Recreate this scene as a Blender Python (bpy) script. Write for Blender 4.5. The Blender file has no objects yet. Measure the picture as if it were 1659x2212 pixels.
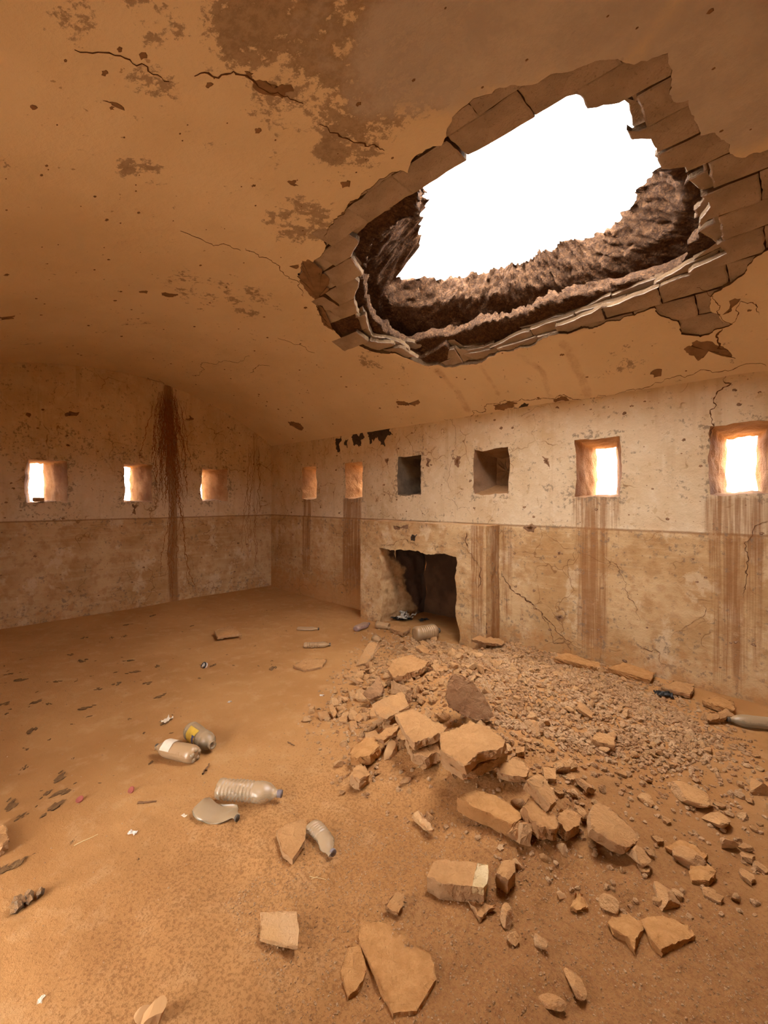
import bpy, bmesh, math, random
import numpy as np
from mathutils import Vector, Matrix, Euler
from mathutils.geometry import delaunay_2d_cdt

# ------------------------------------------------------------------ camera, world, lights, exposure
SC = bpy.context.scene
COL = SC.collection
F, CX, CY, H = 950.0, 829.5, 1080.0, 1.5            # focal length and horizon in pixels of the 1659x2212 frame, eye height
YAW = math.atan2(.691, .722)
FW = np.array([-math.sin(YAW), math.cos(YAW)])
RT = np.array([math.cos(YAW), math.sin(YAW)])
CAM = np.array([6.64, -4.13, H])
cd = bpy.data.cameras.new('camera'); cam = bpy.data.objects.new('camera', cd); COL.objects.link(cam)
cd.sensor_fit = 'VERTICAL'; cd.sensor_height = 36; cd.sensor_width = 27
cd.lens = 36 * F / 2212; cd.shift_y = -26 / 2212; cd.clip_start = .02
cam.location = CAM; cam.rotation_euler = (math.pi / 2, 0, YAW)
SC.camera = cam
vs = SC.view_settings
vs.view_transform = 'Standard'; vs.look = 'None'; vs.gamma = 1; vs.use_curve_mapping = False
vs.exposure = 0.1
W = bpy.data.worlds.new('sky'); SC.world = W; W.use_nodes = True
bg = W.node_tree.nodes['Background']
bg.inputs[0].default_value = (1.0, .97, .95, 1); bg.inputs[1].default_value = 20.0
cy = SC.cycles
cy.max_bounces = 7; cy.diffuse_bounces = 6; cy.glossy_bounces = 2; cy.transmission_bounces = 4; cy.transparent_max_bounces = 6
cy.use_denoising = True; cy.use_adaptive_sampling = True; cy.adaptive_threshold = .2; cy.adaptive_min_samples = 16; cy.caustics_reflective = False; cy.caustics_refractive = False
cy.sample_clamp_indirect = 12

def portal(loc, direction, sx, sy):                  # sampling aid on an opening to the sky, gives no light of its own
    l = bpy.data.lights.new('sky_portal', 'AREA'); l.shape = 'RECTANGLE'; l.size = sx; l.size_y = sy
    l.cycles.is_portal = True
    o = bpy.data.objects.new('sky_portal', l); COL.objects.link(o)
    o.location = loc; o.rotation_euler = Vector(direction).to_track_quat('-Z', 'Y').to_euler()

LX, LY = 9.6, 4.8                                    # room: X 0..LX along the loophole wall, Y 0..-LY
YC, R, ZC, SPR = -2.4, 4.0, -.78, 2.42               # barrel vault: axis, radius, springing height
WT = .45                                             # wall thickness
WIN_R = [(.89, 1.255, 1.525, 2.01, .95, 1.14), (1.92, 2.28, 1.53, 2.02, 1.98, 2.17), (5.11, 5.49, 1.53, 2.05, 5.155, 5.345), (6.12, 6.50, 1.54, 2.06, 6.168, 6.37)]
NICHE_R = [(2.935, 3.305, 1.565, 2.045), (4.05, 4.445, 1.565, 2.045)]
WIN_L = [(-3.295, -2.90, 1.462, 1.98, -3.215, -3.07), (-2.27, -1.905, 1.47, 1.99, -2.2, -2.06), (-1.2, -.79, 1.478, 1.99, -1.16, -1.01)]
WIN_N = []     # same wall, past the frame
DOOR = (4.35, 5.05, -.05, 1.95)                      # doorway in the wall behind the camera's left shoulder
WIN_B = []
portal((5.1, -1.5, 3.9), (0, 0, -1), 3.4, 2.3)
for w in WIN_R + WIN_N: portal(((w[4] + w[5]) / 2, WT + .01, (w[2] + w[3]) / 2), (0, -1, 0), w[5] - w[4] + .04, w[3] - w[2] + .04)
for w in WIN_L: portal((-WT - .01, (w[4] + w[5]) / 2, (w[2] + w[3]) / 2), (1, 0, 0), w[5] - w[4] + .04, w[3] - w[2] + .04)
for w in WIN_B: portal(((w[0] + w[1]) / 2, -LY - WT - .01, (w[2] + w[3]) / 2), (0, 1, 0), .25, .52)
portal(((DOOR[0] + DOOR[1]) / 2, -LY - WT - .01, 0.95), (0, 1, 0), .72, 2.02)

# ------------------------------------------------------------------ helpers
RNG = np.random.default_rng(7); random.seed(7)

def ray(px, py):
    d = FW + RT * (px - CX) / F
    return np.array([d[0], d[1], (CY - py) / F])
def on_plane(px, py, p0, n):
    d = ray(px, py); n = np.asarray(n, float)
    return CAM + d * (np.dot(np.asarray(p0) - CAM, n) / np.dot(d, n))
def w_right(px, py, Y=0.): return on_plane(px, py, (0, Y, 0), (0, 1, 0))
def w_left(px, py): return on_plane(px, py, (0, 0, 0), (1, 0, 0))
def on_vault(px, py, off=0.):
    d = ray(px, py); o = CAM - np.array([0, YC, ZC])
    A = d[1]**2 + d[2]**2; B = o[1]*d[1] + o[2]*d[2]; C = o[1]**2 + o[2]**2 - (R + off)**2
    return CAM + d * ((-B + math.sqrt(B*B - A*C)) / A)

def _hash(i, j, s):
    h = (i.astype(np.int64) * 374761393 + j.astype(np.int64) * 668265263 + s * 974634533) & 0x7fffffff
    h = ((h ^ (h >> 13)) * 1274126177) & 0x7fffffff
    return ((h ^ (h >> 16)) & 0xffff) / 65535.0
def vnoise(x, y, s=0):
    x = np.asarray(x, float); y = np.asarray(y, float)
    i = np.floor(x); j = np.floor(y); u = x - i; v = y - j
    u = u*u*(3-2*u); v = v*v*(3-2*v); i = i.astype(np.int64); j = j.astype(np.int64)
    a = _hash(i, j, s); b = _hash(i+1, j, s); c = _hash(i, j+1, s); d = _hash(i+1, j+1, s)
    return (a*(1-u)+b*u)*(1-v) + (c*(1-u)+d*u)*v
def fbm(x, y, s=0, o=4):
    t = 0; a = .5
    for k in range(o):
        t = t + a * (vnoise(x, y, s + k) - .5) * 2; x = np.asarray(x) * 2.03 + 5.1; y = np.asarray(y) * 2.03 + 1.7; a *= .5
    return t
def sstep(a, b, x):
    t = np.clip((x - a) / (b - a), 0, 1); return t*t*(3-2*t)
def inpoly(x, y, poly):
    x = np.asarray(x, float); y = np.asarray(y, float); r = np.zeros(x.shape, bool)
    p = np.asarray(poly); q = np.roll(p, -1, 0)
    for (ax, ay), (bx, by) in zip(p, q):
        if ay == by: continue
        c = ((ay > y) != (by > y)) & (x < (bx-ax)*(y-ay)/(by-ay) + ax); r ^= c
    return r
def seg_dist(x, y, pts):
    d = np.full(np.shape(x), 1e9)
    for (ax, ay), (bx, by) in zip(pts[:-1], pts[1:]):
        l = (bx-ax)**2 + (by-ay)**2 + 1e-12
        t = np.clip(((x-ax)*(bx-ax) + (y-ay)*(by-ay)) / l, 0, 1)
        d = np.minimum(d, np.hypot(x-ax-t*(bx-ax), y-ay-t*(by-ay)))
    return d
def fractal(pts, step, amp, closed=True, seed=0):
    """subdivide a polyline until its edges are <= step, moving midpoints sideways"""
    rg = np.random.default_rng(seed); P = [np.asarray(p, float)[:2] for p in pts]
    if closed: P.append(P[0])
    while True:
        Q = [P[0]]; done = True
        for a, b in zip(P[:-1], P[1:]):
            d = b - a; L = math.hypot(*d)
            if L > step:
                done = False
                Q.append((a + b) / 2 + np.array([-d[1], d[0]]) * rg.normal(0, amp))
            Q.append(b)
        P = Q
        if done: break
    if closed: P = P[:-1]
    return np.array(P)

def mesh_np(name, V, T, smooth=True):
    me = bpy.data.meshes.new(name)
    V = np.asarray(V, np.float32); T = np.asarray(T, np.int32)
    k = T.shape[1]
    me.vertices.add(len(V)); me.vertices.foreach_set('co', V.ravel())
    me.loops.add(T.size); me.loops.foreach_set('vertex_index', T.ravel())
    me.polygons.add(len(T)); me.polygons.foreach_set('loop_start', np.arange(0, T.size, k, dtype=np.int32))
    me.polygons.foreach_set('use_smooth', np.full(len(T), smooth))
    me.update(calc_edges=True); me.validate()
    return me
def attr(me, name, a):
    at = me.attributes.new(name, 'FLOAT', 'POINT'); at.data.foreach_set('value', np.asarray(a, np.float32))
def link(name, me, mat=None, parent=None, kind=None):
    o = bpy.data.objects.new(name, me); COL.objects.link(o)
    if mat and not me.materials: me.materials.append(mat)
    if parent: o.parent = parent
    if kind: o['kind'] = kind
    return o
def tag(o, label, cat, group=None, kind=None):
    o['label'] = label; o['category'] = cat
    if group: o['group'] = group
    if kind: o['kind'] = kind
    return o
def empty(name, loc=(0, 0, 0)):
    o = bpy.data.objects.new(name, None); COL.objects.link(o); o.location = loc; return o
def bm_mesh(name, bm, smooth=False):
    me = bpy.data.meshes.new(name); bm.normal_update(); bm.to_mesh(me); bm.free()
    for p in me.polygons: p.use_smooth = smooth
    return me

class Mix:                                            # collects vertices and triangles
    def __init__(s): s.V = []; s.T = []; s.n = 0
    def add(s, V, T): s.V.append(np.asarray(V, float)); s.T.append(np.asarray(T, int) + s.n); s.n += len(V)
    def grid(s, P):                                   # P (rows, cols, 3)
        r, c = P.shape[:2]; i = np.arange(r*c).reshape(r, c)
        a, b, d, e = i[:-1, :-1].ravel(), i[:-1, 1:].ravel(), i[1:, 1:].ravel(), i[1:, :-1].ravel()
        s.add(P.reshape(-1, 3), np.vstack([np.c_[a, b, d], np.c_[a, d, e]]))
    def get(s): return np.vstack(s.V), np.vstack(s.T)

def cdt(outline, holes, sp):
    """triangulated sheet inside outline minus holes, about sp fine"""
    x0, y0 = outline.min(0); x1, y1 = outline.max(0)
    gx = np.arange(x0, x1 + sp, sp); gy = np.arange(y0, y1 + sp, sp)
    X, Y = np.meshgrid(gx, gy); X = X.ravel(); Y = Y.ravel()
    X = X + RNG.uniform(-.22, .22, X.size) * sp; Y = Y + RNG.uniform(-.22, .22, Y.size) * sp
    k = inpoly(X, Y, outline)
    for h in holes: k &= ~inpoly(X, Y, h)
    X, Y = X[k], Y[k]
    b = np.vstack([outline] + holes); cell = {}
    for p in b: cell.setdefault((int(p[0] // sp), int(p[1] // sp)), []).append(p)
    keep = np.ones(len(X), bool)
    for n, (x, y) in enumerate(zip(X, Y)):
        ci, cj = int(x // sp), int(y // sp)
        for i in (ci-1, ci, ci+1):
            for j in (cj-1, cj, cj+1):
                for p in cell.get((i, j), ()):
                    if (p[0]-x)**2 + (p[1]-y)**2 < (.5*sp)**2: keep[n] = False
    pts = [Vector((p[0], p[1])) for p in b] + [Vector(p) for p in zip(X[keep], Y[keep])]
    ed = []; s = 0
    for l in [outline] + holes:
        n = len(l); ed += [(s + i, s + (i+1) % n) for i in range(n)]; s += n
    v, e, f, *_ = delaunay_2d_cdt(pts, ed, [], 0, 1e-6)
    V = np.array([p[:] for p in v]); T = np.array([t for t in f if len(t) == 3])
    c = V[T].mean(1); k = inpoly(c[:, 0], c[:, 1], outline)
    for h in holes: k &= ~inpoly(c[:, 0], c[:, 1], h)
    return V, T[k]

def rect(a, b, c, d): return [(a, c), (b, c), (b, d), (a, d)]

# ------------------------------------------------------------------ materials
def lin(r, g, b):
    f = lambda c: (c/255/12.92) if c/255 <= .04045 else ((c/255+.055)/1.055)**2.4
    return (f(r), f(g), f(b), 1)
class NT:
    def __init__(s, name, rough=.95):
        s.m = bpy.data.materials.new(name); s.m.use_nodes = True
        s.t = s.m.node_tree; s.N = s.t.nodes; s.L = s.t.links
        s.b = s.N['Principled BSDF']; s.b.inputs['Roughness'].default_value = rough
        s.b.inputs['Specular IOR Level'].default_value = .15
        s.geo = s.N.new('ShaderNodeNewGeometry')
    def _s(s, sock, v):
        if isinstance(v, bpy.types.NodeSocket): s.L.new(v, sock)
        else: sock.default_value = v
    def math(s, op, a, b=0., c=0., clamp=False):
        n = s.N.new('ShaderNodeMath'); n.operation = op; n.use_clamp = clamp
        s._s(n.inputs[0], a); s._s(n.inputs[1], b)
        if op in ('MULTIPLY_ADD', 'COMPARE'): s._s(n.inputs[2], c)
        return n.outputs[0]
    def pos(s, scale=(1, 1, 1), obj=False):
        n = s.N.new('ShaderNodeMapping'); n.inputs['Scale'].default_value = scale
        if obj: s.L.new(s.N.new('ShaderNodeTexCoord').outputs['Object'], n.inputs[0])
        else: s.L.new(s.geo.outputs['Position'], n.inputs[0])
        return n.outputs[0]
    def noise(s, sc, det=4, rough=.55, v=None):
        n = s.N.new('ShaderNodeTexNoise'); n.inputs['Scale'].default_value = sc; n.inputs['Detail'].default_value = det; n.inputs['Roughness'].default_value = rough
        s.L.new(v if v is not None else s.geo.outputs['Position'], n.inputs['Vector']); return n.outputs[0]
    def voro(s, sc, v=None, out='Distance', feat='F1'):
        n = s.N.new('ShaderNodeTexVoronoi'); n.feature = feat; n.inputs['Scale'].default_value = sc
        s.L.new(v if v is not None else s.geo.outputs['Position'], n.inputs['Vector']); return n.outputs[out]
    def attr(s, name):
        n = s.N.new('ShaderNodeAttribute'); n.attribute_name = name; return n.outputs['Fac']
    def ramp(s, x, a, b, lo=0., hi=1.):
        n = s.N.new('ShaderNodeMapRange'); n.interpolation_type = 'SMOOTHSTEP'
        s._s(n.inputs[0], x)
        for i, v in enumerate((a, b, lo, hi)): n.inputs[i+1].default_value = v
        return n.outputs[0]
    def mix(s, f, a, b, mode='MIX'):
        n = s.N.new('ShaderNodeMix'); n.data_type = 'RGBA'; n.blend_type = mode
        s._s(n.inputs[0], f); s._s(n.inputs[6], a); s._s(n.inputs[7], b); return n.outputs[2]
    def xyz(s):
        n = s.N.new('ShaderNodeSeparateXYZ'); s.L.new(s.geo.outputs['Position'], n.inputs[0]); return n.outputs
    def bump(s, h, st, dist, prev=None):
        n = s.N.new('ShaderNodeBump'); n.inputs['Strength'].default_value = st; n.inputs['Distance'].default_value = dist
        s.L.new(h, n.inputs['Height'])
        if prev is not None: s.L.new(prev, n.inputs['Normal'])
        return n.outputs[0]
    def out(s, col=None, nrm=None):
        if col is not None: s._s(s.b.inputs['Base Color'], col)
        if nrm is not None: s.L.new(nrm, s.b.inputs['Normal'])
        return s.m

C_UP, C_UP2 = (.68, .54, .36, 1), (.57, .41, .235, 1)
C_LOW, C_LOW2 = (.58, .40, .21, 1), (.44, .265, .115, 1)
C_SAND, C_SAND2 = (.50, .255, .092, 1), (.40, .19, .062, 1)
C_STAIN = (.28, .13, .05, 1)
C_MOULD = (.20, .145, .10, 1)

def m_wall(name, dado=1.245):
    t = NT(name); z = t.xyz()[2]
    edge = t.math('MULTIPLY_ADD', t.noise(6, 3), .012, z)
    low = t.ramp(edge, dado + .008, dado + .002)
    n1 = t.noise(1.7, 4, .6); n2 = t.noise(9, 5, .65)
    streak = t.noise(1.0, 3, .6, t.pos((1.6, 1.6, 22)))
    up = t.mix(t.ramp(n1, .35, .7), C_UP, C_UP2)
    up = t.mix(t.math('MULTIPLY', t.ramp(n2, .5, .68), .4), up, (.74, .64, .48, 1))
    lo = t.mix(t.ramp(n1, .35, .65), C_LOW, C_LOW2)
    lo = t.mix(t.math('MULTIPLY', t.ramp(streak, .48, .66), .4), lo, (.62, .46, .27, 1))
    lo = t.mix(t.math('MULTIPLY', t.ramp(n2, .48, .66), .6), lo, (.38, .21, .085, 1))
    pale = t.noise(3.2, 6, .7, t.pos((1, 1, .8)))
    lo = t.mix(t.math('MULTIPLY', t.ramp(pale, .54, .62), .55), lo, (.66, .52, .34, 1))
    run = t.noise(1.0, 3, .65, t.pos((7, 7, .7)))
    up = t.mix(t.math('MULTIPLY', t.ramp(run, .52, .7), .5), up, (.50, .34, .185, 1))
    c = t.mix(low, up, lo)
    # shadow line at the dado edge, painted as a dark band
    band = t.math('MULTIPLY', t.ramp(edge, dado - .012, dado + .004), t.ramp(edge, dado + .02, dado + .008))
    c = t.mix(t.math('MULTIPLY', band, .75), c, (.24, .12, .05, 1))
    vert = t.noise(1.0, 3, .65, t.pos((24, 24, 1.0)))
    vert2 = t.noise(1.0, 2, .5, t.pos((90, 90, 1.4)))
    st = t.math('ADD', t.attr('stain'), t.math('MULTIPLY', t.math('SUBTRACT', vert, .5), 1.25))
    st = t.math('ADD', st, t.math('MULTIPLY', t.math('SUBTRACT', vert2, .5), .8))
    st = t.math('MULTIPLY', t.ramp(st, .35, .95), t.ramp(t.attr('stain'), .05, .4))
    c = t.mix(t.math('MULTIPLY', st, .85), c, C_STAIN)
    grain = t.noise(26, 4, .7)
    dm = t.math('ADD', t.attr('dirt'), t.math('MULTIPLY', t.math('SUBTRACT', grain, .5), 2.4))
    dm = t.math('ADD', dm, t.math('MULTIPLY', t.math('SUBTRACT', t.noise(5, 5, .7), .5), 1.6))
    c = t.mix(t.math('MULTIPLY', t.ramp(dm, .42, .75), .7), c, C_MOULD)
    pit = t.ramp(t.noise(34, 3, .6), .69, .74)
    c = t.mix(t.math('MULTIPLY', pit, .7), c, (.28, .15, .07, 1))
    sp = t.math('ADD', t.attr('dust'), t.math('MULTIPLY', t.math('SUBTRACT', n2, .5), 1.2))
    c = t.mix(t.math('MULTIPLY', t.ramp(sp, .3, .9), .8), c, C_SAND)
    wv = t.N.new('ShaderNodeMix'); wv.data_type = 'VECTOR'; wv.inputs[0].default_value = .22
    wn_ = t.N.new('ShaderNodeTexNoise'); wn_.inputs['Scale'].default_value = 5; wn_.inputs['Detail'].default_value = 2
    t.L.new(t.geo.outputs['Position'], wn_.inputs['Vector']); t.L.new(t.geo.outputs['Position'], wv.inputs[4]); t.L.new(wn_.outputs['Color'], wv.inputs[5])
    craze = t.ramp(t.voro(4.2, wv.outputs[1], 'Distance', 'DISTANCE_TO_EDGE'), .018, .004)
    craze = t.math('MULTIPLY', craze, t.ramp(n1, .50, .60))
    c = t.mix(t.math('MULTIPLY', craze, .75), c, (.22, .11, .045, 1))
    fl = t.ramp(t.noise(11, 4, .6), .63, .645)          # flaked paint
    c = t.mix(t.math('MULTIPLY', fl, .5), c, (.46, .30, .16, 1))
    b = t.bump(grain, .5, .006); b = t.bump(n2, .5, .02, b); b = t.bump(t.math('ADD', craze, t.math('MULTIPLY', fl, .7)), -.7, .008, b)
    return t.out(c, b)
def m_ceiling():
    t = NT('ceiling_plaster'); n1 = t.noise(1.1, 6, .6); n2 = t.noise(7, 6, .7); n3 = t.noise(24, 6, .75)
    c = t.mix(t.ramp(n1, .35, .68), (.78, .63, .44, 1), (.71, .56, .37, 1))
    m = t.math('ADD', t.attr('dirt'), t.math('MULTIPLY', t.math('SUBTRACT', n2, .5), 2.2))
    m = t.math('ADD', m, t.math('MULTIPLY', t.math('SUBTRACT', n3, .5), 1.7))
    c = t.mix(t.math('MULTIPLY', t.ramp(m, .4, .62), .85), c, t.mix(t.ramp(n3, .4, .6), (.24, .165, .115, 1), (.36, .26, .18, 1)))
    st = t.math('ADD', t.attr('stain'), t.math('MULTIPLY', t.math('SUBTRACT', n2, .5), .9))
    c = t.mix(t.math('MULTIPLY', t.ramp(st, .3, .8), .6), c, (.36, .16, .06, 1))
    c = t.mix(t.math('MULTIPLY', t.ramp(t.noise(18, 3, .6), .70, .74), .6), c, (.3, .17, .08, 1))
    g = t.attr('grey'); gm = t.math('ADD', g, t.math('MULTIPLY', t.math('SUBTRACT', n2, .5), .9))
    c = t.mix(t.math('MULTIPLY', t.ramp(gm, .3, .8), .85), c, t.mix(t.ramp(n2, .35, .65), (.46, .40, .36, 1), (.56, .49, .43, 1)))
    b = t.bump(n3, .35, .006); b = t.bump(n2, .35, .02, b)
    return t.out(c, b)
def m_floor():
    t = NT('sand_floor'); n1 = t.noise(.9, 4, .6); n2 = t.noise(7, 6, .65); n3 = t.noise(80, 5, .8); n4 = t.noise(170, 3, .6)
    c = t.mix(t.ramp(n1, .3, .7), C_SAND, C_SAND2)
    c = t.mix(t.math('MULTIPLY', t.ramp(n2, .5, .7), .45), c, (.56, .325, .145, 1))
    sl = t.math('ADD', t.attr('floor_shade'), t.math('MULTIPLY', t.math('SUBTRACT', n2, .5), .9))
    c = t.mix(t.math('MULTIPLY', t.ramp(sl, .2, .8), .75), c, (.315, .145, .05, 1))  # painted shade: sand colour darkened where the mask is high
    cr = t.math('ADD', t.math('MULTIPLY', t.attr('crumb'), .22), n3)
    c = t.mix(t.math('MULTIPLY', t.ramp(cr, .69, .80), .65), c, (.24, .10, .034, 1))
    c = t.mix(t.math('MULTIPLY', t.ramp(n4, .68, .74), .5), c, (.72, .46, .23, 1))
    b = t.bump(n4, .35, .004); b = t.bump(n3, .6, .012, b); b = t.bump(n2, .4, .03, b)
    return t.out(c, b)
def m_rock(name, a, b_, dust=.6, bs=22, rnd=True):
    t = NT(name); v = t.pos((1, 1, 1), True); n1 = t.noise(bs * .25, 3, .6, v); n2 = t.noise(bs, 5, .7, v); n3 = t.noise(bs * 5, 3, .6, v)
    c = t.mix(t.ramp(n1, .35, .65), a, b_)
    if rnd:
        oi = t.N.new('ShaderNodeObjectInfo')
        c = t.mix(t.math('MULTIPLY', oi.outputs['Random'], .4), c, (.56, .37, .20, 1))
    c = t.mix(t.math('MULTIPLY', t.ramp(n3, .6, .72), .5), c, tuple(x * .5 for x in b_[:3]) + (1,))
    s = t.N.new('ShaderNodeSeparateXYZ'); t.L.new(t.geo.outputs['Normal'], s.inputs[0])
    d = t.math('MULTIPLY', t.ramp(t.math('ADD', s.outputs[2], t.math('MULTIPLY', t.math('SUBTRACT', n2, .5), .8)), .35, .95), dust)
    c = t.mix(d, c, t.mix(t.ramp(n2, .35, .65), C_SAND2, C_SAND))
    b = t.bump(n3, .7, .006); b = t.bump(n2, .8, .02, b)
    return t.out(c, b)
def m_fill():
    t = NT('rubble_fill'); n = t.noise(9, 6, .65); v = t.N.new('ShaderNodeTexVoronoi'); v.inputs['Scale'].default_value = 52; w = t.N.new('ShaderNodeMix'); w.data_type = 'VECTOR'; w.inputs[0].default_value = .07
    nn = t.N.new('ShaderNodeTexNoise'); nn.inputs['Scale'].default_value = 20; t.L.new(t.geo.outputs['Position'], nn.inputs['Vector']); t.L.new(t.geo.outputs['Position'], w.inputs[4]); t.L.new(nn.outputs['Color'], w.inputs[5]); t.L.new(w.outputs[1], v.inputs['Vector'])
    c = t.mix(t.ramp(n, .35, .65), (.25, .12, .052, 1), (.15, .072, .033, 1))
    c = t.mix(t.math('MULTIPLY', t.ramp(v.outputs['Distance'], .25, .6), .8), c, (.06, .032, .022, 1))
    sc = t.N.new('ShaderNodeSeparateColor'); t.L.new(v.outputs['Color'], sc.inputs[0])
    c = t.mix(t.math('MULTIPLY', sc.outputs[0], .6), c, (.32, .165, .08, 1))
    h = t.math('SUBTRACT', 1., v.outputs['Distance'])
    n5 = t.noise(26, 8, .75)
    c = t.mix(t.math('MULTIPLY', t.ramp(n5, .4, .62), .6), c, (.08, .04, .022, 1))
    return t.out(c, t.bump(n5, .9, .05, t.bump(h, .8, .016)))
def m_plain(name, col, rough=.8, var=.25, sc=40, spec=.2, metal=0.):
    t = NT(name, rough); t.b.inputs['Specular IOR Level'].default_value = spec; t.b.inputs['Metallic'].default_value = metal
    n = t.noise(sc, 5, .6, t.pos((1, 1, 1), True))
    c = t.mix(t.math('MULTIPLY', t.ramp(n, .35, .7), var), col, tuple(x * .45 for x in col[:3]) + (1,))
    return t.out(c, t.bump(n, .2, .003))
def m_plastic(name, tint, clear=.35, dusty=.55):
    t = NT(name, .22); v = t.pos((1, 1, 1), True); t.b.inputs['Specular IOR Level'].default_value = .6
    n = t.noise(18, 6, .7, v)
    s = t.N.new('ShaderNodeSeparateXYZ'); t.L.new(t.geo.outputs['Normal'], s.inputs[0])
    d = t.ramp(t.math('ADD', s.outputs[2], t.math('MULTIPLY', t.math('SUBTRACT', n, .5), 1.7)), -.1, .9)
    d = t.math('MULTIPLY', d, dusty)
    c = t.mix(d, tint, (.46, .27, .12, 1))
    t._s(t.b.inputs['Roughness'], t.math('MULTIPLY_ADD', d, .45, .12))
    t._s(t.b.inputs['Alpha'], t.math('MULTIPLY_ADD', d, clear, 1 - clear))
    return t.out(c, t.bump(n, .15, .004))
MW = m_wall('limewashed_wall'); MCEIL = m_ceiling(); MFLOOR = m_floor()
MFIRE = m_wall('fireplace_plaster', 5.0)
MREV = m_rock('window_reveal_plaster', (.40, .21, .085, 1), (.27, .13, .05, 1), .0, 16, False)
MSOOT = m_rock('sooty_plaster', (.12, .085, .06, 1), (.23, .16, .10, 1), .2, 12, False)
MHEARTH = m_rock('sooty_hearth', (.13, .066, .032, 1), (.07, .036, .018, 1), .2, 9, False)
MBRICK = m_rock('vault_brick', (.44, .34, .26, 1), (.33, .25, .19, 1), .0, 14, False)  # undersides painted paler and greyer, standing in for glare from the hole
MDIM = m_rock('dimmed_rim_edge', (.15, .09, .045, 1), (.10, .058, .03, 1), .0, 14, False)  # brick sides and plaster edge painted darker to hold down the sky light
MSLAB = m_rock('dark_slab', (.34, .19, .095, 1), (.26, .135, .065, 1), .3, 14, False)
MRUB = m_rock('rubble_brick', (.46, .265, .125, 1), (.38, .205, .09, 1), .7, 18, True)
MDUST = m_rock('sand_covered_slab', (.50, .265, .105, 1), (.42, .21, .075, 1), .9, 18, False)
MWHITE = m_rock('whitewash', (.70, .53, .30, 1), (.60, .43, .22, 1), .0, 18, False)
MPALE = m_rock('pale_plaster_chunk', (.66, .43, .23, 1), (.55, .33, .15, 1), .35, 18, False)
MSTONE = m_rock('gravel_stone', (.55, .32, .145, 1), (.46, .245, .10, 1), .35, 1.3, True)
MGRAV = m_rock('gravel', (.53, .34, .185, 1), (.39, .22, .105, 1), .2, 30, False)
MFILL = m_fill()
MDUNG = m_rock('dark_debris', (.075, .045, .024, 1), (.12, .07, .033, 1), .35, 2, False)
MCRACK = m_plain('crack_dark', (.13, .06, .028, 1), .95, .4)
MSCAR = m_plain('bare_plaster', (.27, .155, .085, 1), .95, .5, 14)
MBLACK = m_plain('black_paint_scar', (.07, .05, .035, 1), .9, .4, 20)
MMUD = m_plain('mud', (.33, .135, .045, 1), .95, .45, 25)

# ------------------------------------------------------------------ structure: floor
def G(x, y, px, py, h, sx, sy):
    c = on_plane(px, py, (0, 0, h * .5), (0, 0, 1)); return h * np.exp(-((x - c[0]) / sx)**2 - ((y - c[1]) / sy)**2)
def hf(x, y):
    x = np.asarray(x, float); y = np.asarray(y, float)
    h = .02 * fbm(x * .9, y * .9, 3, 3)
    h = h + G(x, y, 1010, 1585, .20, .62, .42) + G(x, y, 1180, 1500, .22, .80, .55) + G(x, y, 900, 1480, .10, .5, .4) + G(x, y, 1050, 1450, .08, .5, .35) + G(x, y, 1150, 1740, .08, .45, .35)
    rough = np.clip(G(x, y, 1080, 1620, 1, 1.7, 1.2) + G(x, y, 1300, 1900, .8, 1., .8), 0, 1)
    h = h + rough * (.030 * fbm(x * 6, y * 6, 11, 4)) + .006 * fbm(x * 9, y * 9, 21, 4)
    h = h + .05 * np.exp(-(np.abs(y) / .28)**2) * (x > 4.3) + .03 * np.exp(-(x / .3)**2)
    return h
def ground(px, py):
    h = 0.
    for _ in range(12):
        p = on_plane(px, py, (0, 0, h), (0, 0, 1)); h = .5 * h + .5 * float(hf(p[0], p[1]))
    return np.array([p[0], p[1], float(hf(p[0], p[1]))])
def floor():
    gx = np.arange(-.1, LX + .1, .016); gy = np.arange(-LY - .1, .55, .016)
    X, Y = np.meshgrid(gx, gy); Z = hf(X, Y)
    m = Mix(); m.grid(np.dstack([X, Y, Z])); V, T = m.get()
    me = mesh_np('floor', V, T)
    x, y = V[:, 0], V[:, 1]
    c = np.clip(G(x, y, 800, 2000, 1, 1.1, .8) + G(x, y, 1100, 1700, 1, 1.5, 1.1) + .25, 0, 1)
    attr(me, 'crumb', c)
    attr(me, 'floor_shade', np.clip(G(x, y, 1480, 1980, .75, .9, 1.0) + G(x, y, 1560, 1680, .5, .8, .7) + G(x, y, 1250, 2200, .4, .5, .5), 0, 1))  # shade over the lower right floor, painted into the sand colour
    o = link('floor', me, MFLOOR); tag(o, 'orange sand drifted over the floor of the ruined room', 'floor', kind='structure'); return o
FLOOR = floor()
gm = Mix(); gm.grid(np.dstack(list(np.meshgrid(np.linspace(-60, 70, 3), np.linspace(-65, 60, 3))) + [np.full((3, 3), -.12)]))
tag(link('ground', mesh_np('ground', *gm.get()), m_plain('pale_desert_ground', (.55, .36, .2, 1), .95, .2, .5)), 'pale desert ground outside the loopholes', 'ground', kind='structure')

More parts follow.
